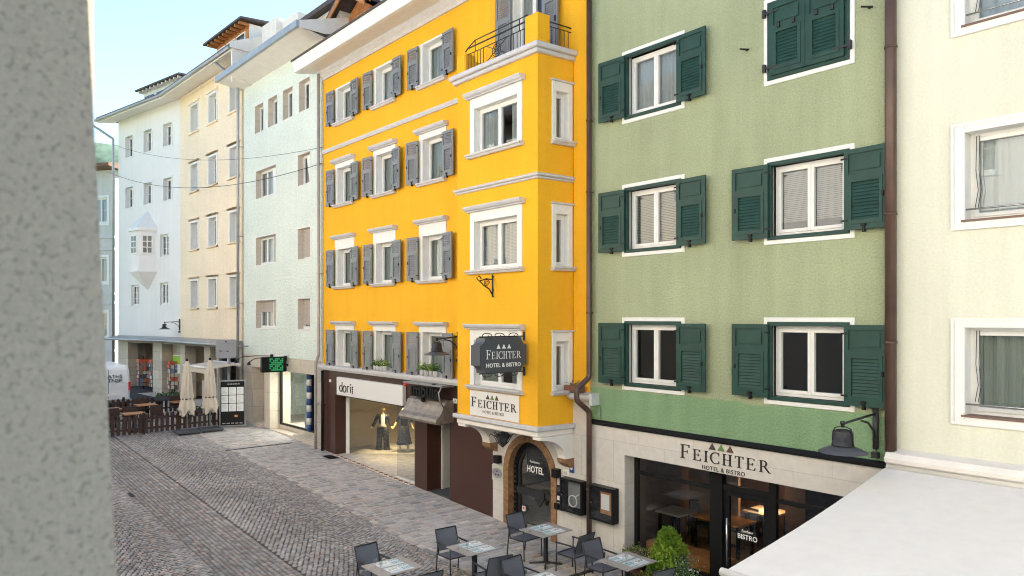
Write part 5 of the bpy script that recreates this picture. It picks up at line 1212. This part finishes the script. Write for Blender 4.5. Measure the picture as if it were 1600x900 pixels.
def make_dchair():
    t = thing('wicker_chair', 'x', 'chair', (0,0,0), 0, 'dark wicker chairs inside the fence')
    m = MB(); m.box(-.25,.25,-.25,.25,.38,.46); m.build('seat', M['darkwood'], t, bevel=.02); m = MB(); m.box(-.28,-.22,-.26,.26,.46,.88); m.build('backrest', M['darkwood'], t, bevel=.02)
    for x in (-.22,.22):
        for y in (-.22,.22): MB().tube([(x,y,0),(x,y,.4)], .02, 6).build('leg', M['black'], t)
    return t
for X, Y, a, l in ((-33.0,7.3,0,'dark wicker chair behind the light wooden table'),(-32.9,8.35,10,'dark wicker chair inside the front fence by the parasols'),(-33.2,6.6,180,'dark wicker chair at the street-side table, near the fence'),(-35.1,8.2,0,'dark wicker chair at the middle terrace table'),(-35.2,9.7,0,'dark wicker chair at the table near the arcade'),(-33.8,9.6,180,'dark wicker chair with its back to the right parasol')):
    o = proto('dc', make_dchair); o.location = (X, Y, gz(X)); o.rotation_euler.z = R(a); o['label'] = l
t = thing('planter_box', 'dark planter box with low greenery behind the right parasol', 'planter', (-32.4, 9.9, gz(-32.4))); MB().box(-.15,.15,-.55,.55,.4,.68).build('box', M['darkgrey'], t); m = MB(); m.box(-.1,.1,-.5,-.45,0,.4); m.box(-.1,.1,.45,.5,0,.4); m.build('leg', M['black'], t); leaves('foliage', 'leafd', t, lambda r: (r.gauss(0,.08), r.uniform(-.52,.52), .68+abs(r.gauss(0,.06))), 500, .07, seed=61)
t = thing('planter_box', 'dark planter box with green tufts on the back fence', 'planter', (-36.0, 9.6, gz(-36))); MB().box(-.12,.12,-.6,.6,.62,.82).build('box', M['darkgrey'], t); m = MB(); m.box(-.08,.08,-.5,-.44,0,.62); m.box(-.08,.08,.44,.5,0,.62); m.build('leg', M['black'], t); leaves('foliage', 'leafd', t, lambda r: (r.gauss(0,.07), r.uniform(-.58,.58), .82+abs(r.gauss(0,.08))), 500, .07, seed=62)
# menu board
t = thing('menu_board', 'tall black menu board with nine white sheets in a silver frame', 'menu board', (-31.2, 10.78, gz(-31.2)), R(68))
m = MB(); m.box(-.52,.52,-.03,.03,.05,1.98); m.build('frame', M['zinc'], t, bevel=.01); MB().box(-.47,.47,-.04,-.03,.10,1.93).build('panel', M['black'], t)
for i in range(3):
    for j in range(3):
        o = MB().box(-.135,.135,-.048,-.041,0,.32).build('menu_sheet', M['paper'], t, (-.30+.30*i, 0, .68+.345*j)); q = MB()
        for k in range(5): q.box(-.10,.0+.02*((k*7+i+j) % 5),-.051,-.049,.05+k*.05,.058+k*.05)
        q.build('print', M['zinc'], o)
m = MB(); [m.box(-.40+.17*i,-.28+.17*i,-.046,-.041,.16,.20) for i in range(5)]; [m.box(-.2+.1*i,-.12+.1*i,-.046,-.041,1.80,1.84) for i in range(5)]; m.build('small_print', M['zinc'], t); m = MB(); m.box(.08,.2,-.047,-.041,.44,.52); m.build('orange_mark', M['orange'], t)
# grey rounded sign
t = thing('projecting_sign', 'square grey sign with rounded corners and two small black birds above the awning', 'sign', (-31.9, 10.75, 4.05), R(68))
def rr(w, h, r): return [(sx*(w-r)+r*math.cos(R(a)), sz*(h-r)+r*math.sin(R(a))) for sx, sz, a0 in ((1,1,0),(-1,1,90),(-1,-1,180),(1,-1,270)) for a in (a0, a0+30, a0+60, a0+90)]
m = MB(); m.prism(rr(.41,.40,.07), -.05, .05); m.build('panel', simple('sign_grey', (.27,.28,.31), .4), t, bevel=.006)
m = MB(); m.box(-.33,.33,-.054,-.05,.22,.225); m.build('line', M['darkgrey'], t)
for x, z, s_ in ((-.22,-.09,1),(.05,-.10,.9),(.0,.30,1)): MB().prism([(-.06*s_,.02),(-.02*s_,.035),(.05*s_,.0),(.08*s_,-.02),(.02*s_,-.015),(-.02*s_,-.02)], -.057, -.051).build('bird_mark', M['black'], t, (x,0,z))
m = MB(); m.tube([(.4,0,.1),(.9,0,.1)], .025, 8); m.build('bracket', M['zinc'], t)
# small beige awning of the arcade shop
t = thing('shop_awning', 'small beige awning with scalloped edge behind the closed parasols', 'awning', (-31.95, 11.3, 3.25), R(2))
m = MB(); m.prism([(0,.14),(-1.3,-.02),(-1.3,-.05),(0,.09)], -2.9, 0, axis='x'); m.build('canvas', M['parasol'], t, fix=True); m = MB(); m.box(-2.9,0,-1.34,-1.3,-.24,-.02); m.build('valance', M['parasol'], t); m = MB(); m.tube([(-2.95,-1.33,.0),(.05,-1.33,.0)], .05, 8); m.tube([(-2.95,0,.1),(.05,0,.1)], .08, 8); m.build('roller', M['white'], t)
# postcard racks
def rack(label, X, Y, z):
    t = thing('postcard_rack', label, 'postcard rack', (X, Y, z)); m = MB(); m.tube([(0,0,0),(0,0,1.9)], .03, 8); m.box(-.3,.3,-.3,.3,0,.04); m.build('stand', M['black'], t)
    r = random.Random(int(-X*10)); cs = [simple('card_%d' % i, c, .5) for i, c in enumerate(((.6,.12,.06),(.2,.25,.4),(.6,.55,.45),(.1,.1,.12),(.35,.2,.12)))]
    for a in range(4):
        m = MB()
        for i in range(3):
            for j in range(7): m.box(-.27+i*.18,-.12+i*.18,-.31,-.29,.25+j*.22,.25+j*.22+.18, r.randrange(5) if j < 6 else 0)
        m.xf(Matrix.Rotation(a*math.pi/2, 4, 'Z')); m.build('card_panel', cs, t)
rack('revolving postcard rack with red header beside the first arcade pillar', -45.6, 10.75, 1.27); rack('second postcard rack, left of the wooden arcade door', -44.5, 11.15, 1.27); rack('postcard rack right of the wooden arcade door', -42.6, 11.6, 1.27)
# van
t = thing('delivery_van', 'white delivery van with grey lettering parked beyond the terrace', 'van', (-37.6, 7.38, gz(-38)))
Wv = .92; prof = [(-.02,.45),(0,1.0),(.0,1.35),(.12,1.95),(.30,2.12),(3.4,2.15),(4.2,1.35),(4.9,1.1),(5.0,.45)]
m = MB(); secs = [(-1,0),(-.97,.5),(0,.0)]
V = []; 
for y, k in ((-Wv,1),(-Wv*.9,0),(Wv*.9,0),(Wv,1)):
    for x, z in prof: V.append((-x-(.05*k if x < .5 else 0), y, z - (.10*k if z > 1.5 else 0)))
n = len(prof); F = []
for s in range(3):
    for i in range(n-1): F.append((s*n+i, s*n+i+1, (s+1)*n+i+1, (s+1)*n+i))
    F.append((s*n+n-1, s*n, (s+1)*n, (s+1)*n+n-1))
F += [tuple(range(n))[::-1], tuple(range(3*n, 4*n))]; m.add(V, F, smooth=False); m.build('body', M['vanwhite'], t, bevel=.05, fix=True)
for s in (-1, 1):
    MB().box(.0, .05, s*Wv*.98-.07, s*Wv*.98+.01 if s > 0 else s*Wv*.98+.07, .95, 1.35).build('tail_light', M['red'], t)
m = MB(); m.box(.0,.10,-Wv,Wv,.38,.58); m.build('bumper', M['zinc'], t, bevel=.02)
m = MB(); m.box(.012,.02,-.01,.01,.62,1.95); m.box(.02,.05,-.35,-.15,1.1,1.14); m.build('door_gap', M['darkgrey'], t)
m = MB(); m.box(.02,.04,-.28,.26,.72,.84); m.build('number_plate', M['paper'], t)
for x in (-.8,-4.1):
    for y in (-Wv+.05, Wv-.25): w_ = MB(); w_.lathe([(.33,0),(.33,.2)], 20); w_.xf(Matrix.Translation((x,y,.33)) @ Matrix.Rotation(R(-90),4,'X')); w_.build('wheel', M['tyre'], t)
for i, (tx, s_, z) in enumerate((('ATHS', .22, 1.55), ('TNER', .22, 1.36))): put_text(sans(tx, s_, .01, .002, 1.1), M['darkgrey'], t, (.03-.05*(z-1.3), .28, z), R(90))
# gooseneck spots and green LED sign on the mint house
def goose(label, X):
    t = thing('gooseneck_spot', label, 'spotlight', (X, 11.82, 3.75), 0, 'black gooseneck spotlights over the mint shopfront')
    m = MB(); m.box(-.05,.05,-.05,.04,-.08,.12); m.build('mount', M['black'], t); m = MB(); m.tube([(0,-.04,.06),(-.05,-.7,.08),(-.08,-1.2,.05),(-.1,-1.4,-.08)], .016, 6); m.build('arm', M['black'], t); m = MB(); m.lathe([(.02,.06),(.05,.02),(.08,-.06)], 12, (-.1,-1.42,-.13)); m.build('head', M['black'], t)
goose('black gooseneck spotlight farther along the mint wall', -29.6); goose('black gooseneck spotlight nearest the green LED sign', -28.2)
t = thing('led_sign', 'black projecting box sign showing a green lit display', 'sign', (-28.1, 11.85, 3.25))
m = MB(); m.box(-.09,.09,-1.05,-.05,0,.60); m.build('housing', M['black'], t, bevel=.02); m = MB()
for i in range(7):
    for j in range(8):
        if (i*5+j*3) % 4 or j in (3,4): m.box(.09,.096,-.75+j*.07,-.75+j*.07+.055,.06+i*.072,.06+i*.072+.055)
m.build('display', M['led'], t); m = MB(); m.box(-.02,.02,-.05,.03,.2,.3); m.build('bracket', M['black'], t)
# overhead cables
def cable(label, a, b, sag, r=.012):
    a = Vector(a); b = Vector(b); o = thing('overhead_cable', label, 'cable', a[:]); m = MB(); m.tube([(b-a)*(i/30)+Vector((0,0,-sag*4*(i/30)*(1-i/30))) for i in range(31)], r, 5); m.build('wire', M['black'], o)
cable('lower thin black cable sagging from the white house to the yellow one', (-48.3,9.5,13.9), (-25.0,11.85,11.0), .9); cable('upper thin cable crossing in front of the white and peach houses', (-48.3,9.6,15.6), (-25.0,11.9,11.6), .7, .008)
# drains
def grate(label, X, Y, lx, ly):
    t = thing('drain_grate', label, 'drain', (X, Y, gz(X))); m = MB(); m.box(-lx/2,lx/2,-ly/2,ly/2,-.01,.009); m.build('rim', M['iron'], t); m = MB(); n = max(3, int(max(lx,ly)/.05))
    for i in range(n):
        if lx >= ly: x = -lx/2+lx*(i+.5)/n; m.box(x-.012,x+.012,-ly/2+.02,ly/2-.02,.009,.013)
        else: y = -ly/2+ly*(i+.5)/n; m.box(-lx/2+.02,lx/2-.02,y-.012,y+.012,.009,.013)
    m.build('grating', M['black'], t)
grate('small square iron grate in front of the clothes shop', -23.95, 11.65, .75, .35); grate('long iron slot drain across the pavement before the mint shop', -26.9, 10.3, .10, 2.5); grate('long iron slot drain under the chairs near the downpipe', -11.0, 10.4, .12, 2.3); grate('short dark iron slot drain in the cobbles towards the far side', -22.6, 5.0, .5, .12)
# bistro interior
def itable(X, Y, w, d, z, mat, label, name='dining_table'):
    t = thing(name, label, 'table', (X, Y, .02)); MB().box(-w/2,w/2,-d/2,d/2,z-.04,z).build('tabletop', mat, t); m = MB()
    for a in (-1,1):
        for b in (-1,1): m.box(a*(w/2-.08)-.03,a*(w/2-.08)+.03,b*(d/2-.08)-.03,b*(d/2-.08)+.03,0,z-.04)
    m.build('leg', M['black'], t)
itable(-9.9, 14.6, 1.3, .7, .75, M['oak'], 'large warm oak table inside the bistro window'); itable(-9.6, 15.9, .8, .8, .76, M['tabletop'], 'grey table carrying the lit lamp inside the bistro'); itable(-11.0, 14.3, .7, .7, .75, M['tabletop'], 'grey table by the inner wall of the bistro')
itable(-7.0, 14.2, .8, .8, .76, M['tabletop'], 'grey set table behind the bistro door'); itable(-6.0, 13.6, .8, .8, .76, M['tabletop'], 'grey set table beyond the awning edge in the bistro'); 
t = thing('window_bench', 'long wooden bench running inside the bistro window', 'bench', (-9.6, 12.85, .02)); MB().box(-.95,1.05,-.2,.25,.40,.46).build('seat', M['oak'], t); MB().box(-.95,1.05,-.2,-.15,0,.40).build('front', M['wood'], t)
t = thing('table_lamp', 'small lit lamp with a fluted cream shade inside the bistro', 'lamp', (-9.55, 15.9, .78)); m = MB(); m.lathe([(.08,0),(.08,.02),(.015,.04),(.015,.30)], 12); m.build('stand', M['chrome'], t); m = MB(); m.lathe([(.06,.42),(.09,.38),(.16,.28),(.165,.27)], 16); m.build('lamp_shade', M['lit'], t)
pl_ = bpy.data.lights.new('lamp_light', 'POINT'); pl_.energy = 1.0; pl_.color = (1,.6,.3); pl_.shadow_soft_size = .1; po_ = bpy.data.objects.new('lamp_light', pl_); col.objects.link(po_); po_.location = (-9.55, 15.6, 1.35)
for X, Y in ((-22.9, 13.3),):
    s_ = bpy.data.lights.new('display_spot', 'SPOT'); s_.energy = 90; s_.color = (1,.78,.42); s_.spot_size = R(100); s_.spot_blend = .6; s_.shadow_soft_size = .06
    so2 = bpy.data.objects.new('display_spot', s_); col.objects.link(so2); so2.location = (-23.4, 13.9, 2.7); so2.rotation_euler = (R(8), R(-10), 0)
s_ = bpy.data.lights.new('entry_light', 'AREA'); s_.energy = 8; s_.size = 1.2; s_.color = (1,.85,.65); so2 = bpy.data.objects.new('entry_light', s_); col.objects.link(so2); so2.location = (-20.7, 13.6, 2.7)
for X, Y, a, l in ((-9.9,15.3,-90,'dark chair behind the oak table in the bistro'),(-10.8,14.9,-60,'dark chair at the inner wall table in the bistro'),(-7.6,14.2,0,'dark chair behind the bistro door'),(-6.6,13.5,0,'dark chair at the table beyond the awning edge')):
    chair(X, Y, a, l); bpy.data.objects[-1] if 0 else None
# mannequins
def mannequin(label, X, Y, z, rz, dress):
    t = thing('mannequin', label, 'mannequin', (X, Y, z), rz); t.scale = (1.08,1.08,1.0)
    def skin(name, pts, edges, radii, mat, sub=2):
        me = bpy.data.meshes.new(name); me.from_pydata(pts, edges, []); o = bpy.data.objects.new(name, me); col.objects.link(o); o.parent = t
        o.modifiers.new('s', 'SKIN'); 
        for v, r_ in zip(me.skin_vertices[0].data, radii): v.radius = r_ if isinstance(r_, tuple) else (r_, r_)
        me.skin_vertices[0].data[0].use_root = True; o.modifiers.new('u', 'SUBSURF').levels = sub; o.modifiers['u'].render_levels = sub; me.materials.append(mat); return o
    P = [(0,0,.93),(0,0,1.05),(0,0,1.22),(0,0,1.38),(0,0,1.46),(0,-.0,1.54),(0,-.01,1.62),(0,-.01,1.70),  # pelvis..head
         (.17,0,1.40),(.24,.0,1.15),(.30,-.12,.98),(.32,-.18,.93),(-.17,0,1.40),(-.26,.02,1.16),(-.36,-.08,.99),(-.40,-.12,.94),
         (.09,0,.86),(.11,-.02,.50),(.13,.02,.10),(.13,-.08,.04),(-.09,0,.86),(-.11,.0,.50),(-.15,.03,.10),(-.16,-.07,.04)]
    E_ = [(0,1),(1,2),(2,3),(3,4),(4,5),(5,6),(6,7),(3,8),(8,9),(9,10),(10,11),(3,12),(12,13),(13,14),(14,15),(0,16),(16,17),(17,18),(18,19),(0,20),(20,21),(21,22),(22,23)]
    Rr = [(.13,.10),(.11,.085),(.12,.09),(.12,.08),(.05,.05),(.045,.05),(.105,.115),(.09,.105),.055,.045,.036,.03,.055,.045,.036,.03,.085,.055,.035,.025,.085,.055,.035,.025]
    skin('body', P, E_, Rr, M['skin'])
    if dress:
        J = [P[1],P[2],P[3],P[8],P[9],P[10],P[12],P[13],P[14]]; skin('jacket', J, [(0,1),(1,2),(2,3),(3,4),(4,5),(2,6),(6,7),(7,8)], [(.155,.12),(.135,.11),(.13,.10),.075,.06,.05,.075,.06,.05], M['fabric_blk'])
        m = MB(); m.box(-.07,.07,-.15,-.10,1.02,1.42); m.build('blouse', M['napkin'], t, bevel=.02)
        m = MB(); pr = []
        for s in (-1, 1): m.tube([(s*.07,0,.98),(s*.10,-.01,.75),(s*.115,-.01,.45),(s*.14,.02,.10)], [.115,.11,.10,.115], 14)
        o = m.build('trousers', patterned, t)
    else:
        J = [P[0],P[1],P[2],P[3],P[8],P[9],P[12],P[13]]; skin('top', J, [(0,1),(1,2),(2,3),(3,4),(4,5),(3,6),(6,7)], [(.15,.12),(.13,.10),(.13,.10),(.13,.10),.07,.055,.07,.055], M['fabric_blk'])
        m = MB(); m.lathe([(.14,1.05),(.18,.8),(.24,.5),(.27,.38),(.25,.38)], 18); m.build('skirt', M['fabric_blk'], t)
patterned = simple('patterned_cloth', (.02,.02,.02), .8)
nt_ = patterned.node_tree; tc_ = nt_.nodes.new('ShaderNodeTexCoord'); vo = nt_.nodes.new('ShaderNodeTexVoronoi'); vo.inputs['Scale'].default_value = 14; nt_.links.new(tc_.outputs['Object'], vo.inputs['Vector']); cr = nt_.nodes.new('ShaderNodeValToRGB'); cr.color_ramp.elements[0].color = (.55,.5,.45,1); cr.color_ramp.elements[0].position = .12; cr.color_ramp.elements[1].color = (.012,.012,.015,1); cr.color_ramp.elements[1].position = .2; nt_.links.new(vo.outputs['Distance'], cr.inputs[0]); nt_.links.new(cr.outputs[0], nt_.nodes['Principled BSDF'].inputs['Base Color'])
mannequin('mannequin in a black jacket and patterned trousers behind the display glass', -23.97, 13.78, .36, R(60), True); mannequin('mannequin in a long black skirt deeper in the display', -23.35, 14.32, .36, R(60), False)
#THINGS-END
# ================================================================== camera, sky, sun
cam = bpy.data.cameras.new('camera'); co = bpy.data.objects.new('camera', cam); col.objects.link(co)
co.location = (0, 0, 5.39); co.rotation_euler = (R(90), 0, R(50.15)); cam.lens = 36*1150/1600; cam.sensor_width = 36; cam.shift_y = 46/1600
cam.clip_start = .02; cam.clip_end = 3000
cam.dof.use_dof = True; cam.dof.focus_distance = 17; cam.dof.aperture_fstop = 8
scene.camera = co
w = bpy.data.worlds.new('World'); scene.world = w; w.use_nodes = True; t = w.node_tree
bg = t.nodes['Background']; sky = t.nodes.new('ShaderNodeTexSky'); sky.sky_type = 'NISHITA'; sky.sun_disc = False
SE, SAZ = R(42), R(-6)       # sun beyond the roofs of the painted houses
sky.sun_elevation = SE; sky.sun_rotation = SAZ; sky.air_density = 1.2; sky.dust_density = .2; sky.altitude = 300
t.links.new(sky.outputs[0], bg.inputs[0]); bg.inputs[1].default_value = .075
sl = bpy.data.lights.new('sun', 'SUN'); so = bpy.data.objects.new('sun', sl); col.objects.link(so); sl.energy = 5; sl.angle = R(.53); sl.color = (1, .93, .83)
d = Vector((math.sin(SAZ)*math.cos(SE), math.cos(SAZ)*math.cos(SE), math.sin(SE))); so.rotation_euler = (-d).to_track_quat('-Z', 'Y').to_euler()
vs_ = scene.view_settings; vs_.view_transform = 'Standard'; vs_.look = 'None'; vs_.exposure = 2.2; vs_.gamma = 1
scene.cycles.max_bounces = 8; scene.cycles.diffuse_bounces = 5; scene.cycles.glossy_bounces = 4; scene.cycles.transparent_max_bounces = 16
scene.cycles.filter_width = 1.05; scene.cycles.use_denoising = True; scene.cycles.caustics_reflective = False; scene.cycles.caustics_refractive = False; scene.cycles.sample_clamp_indirect = 6
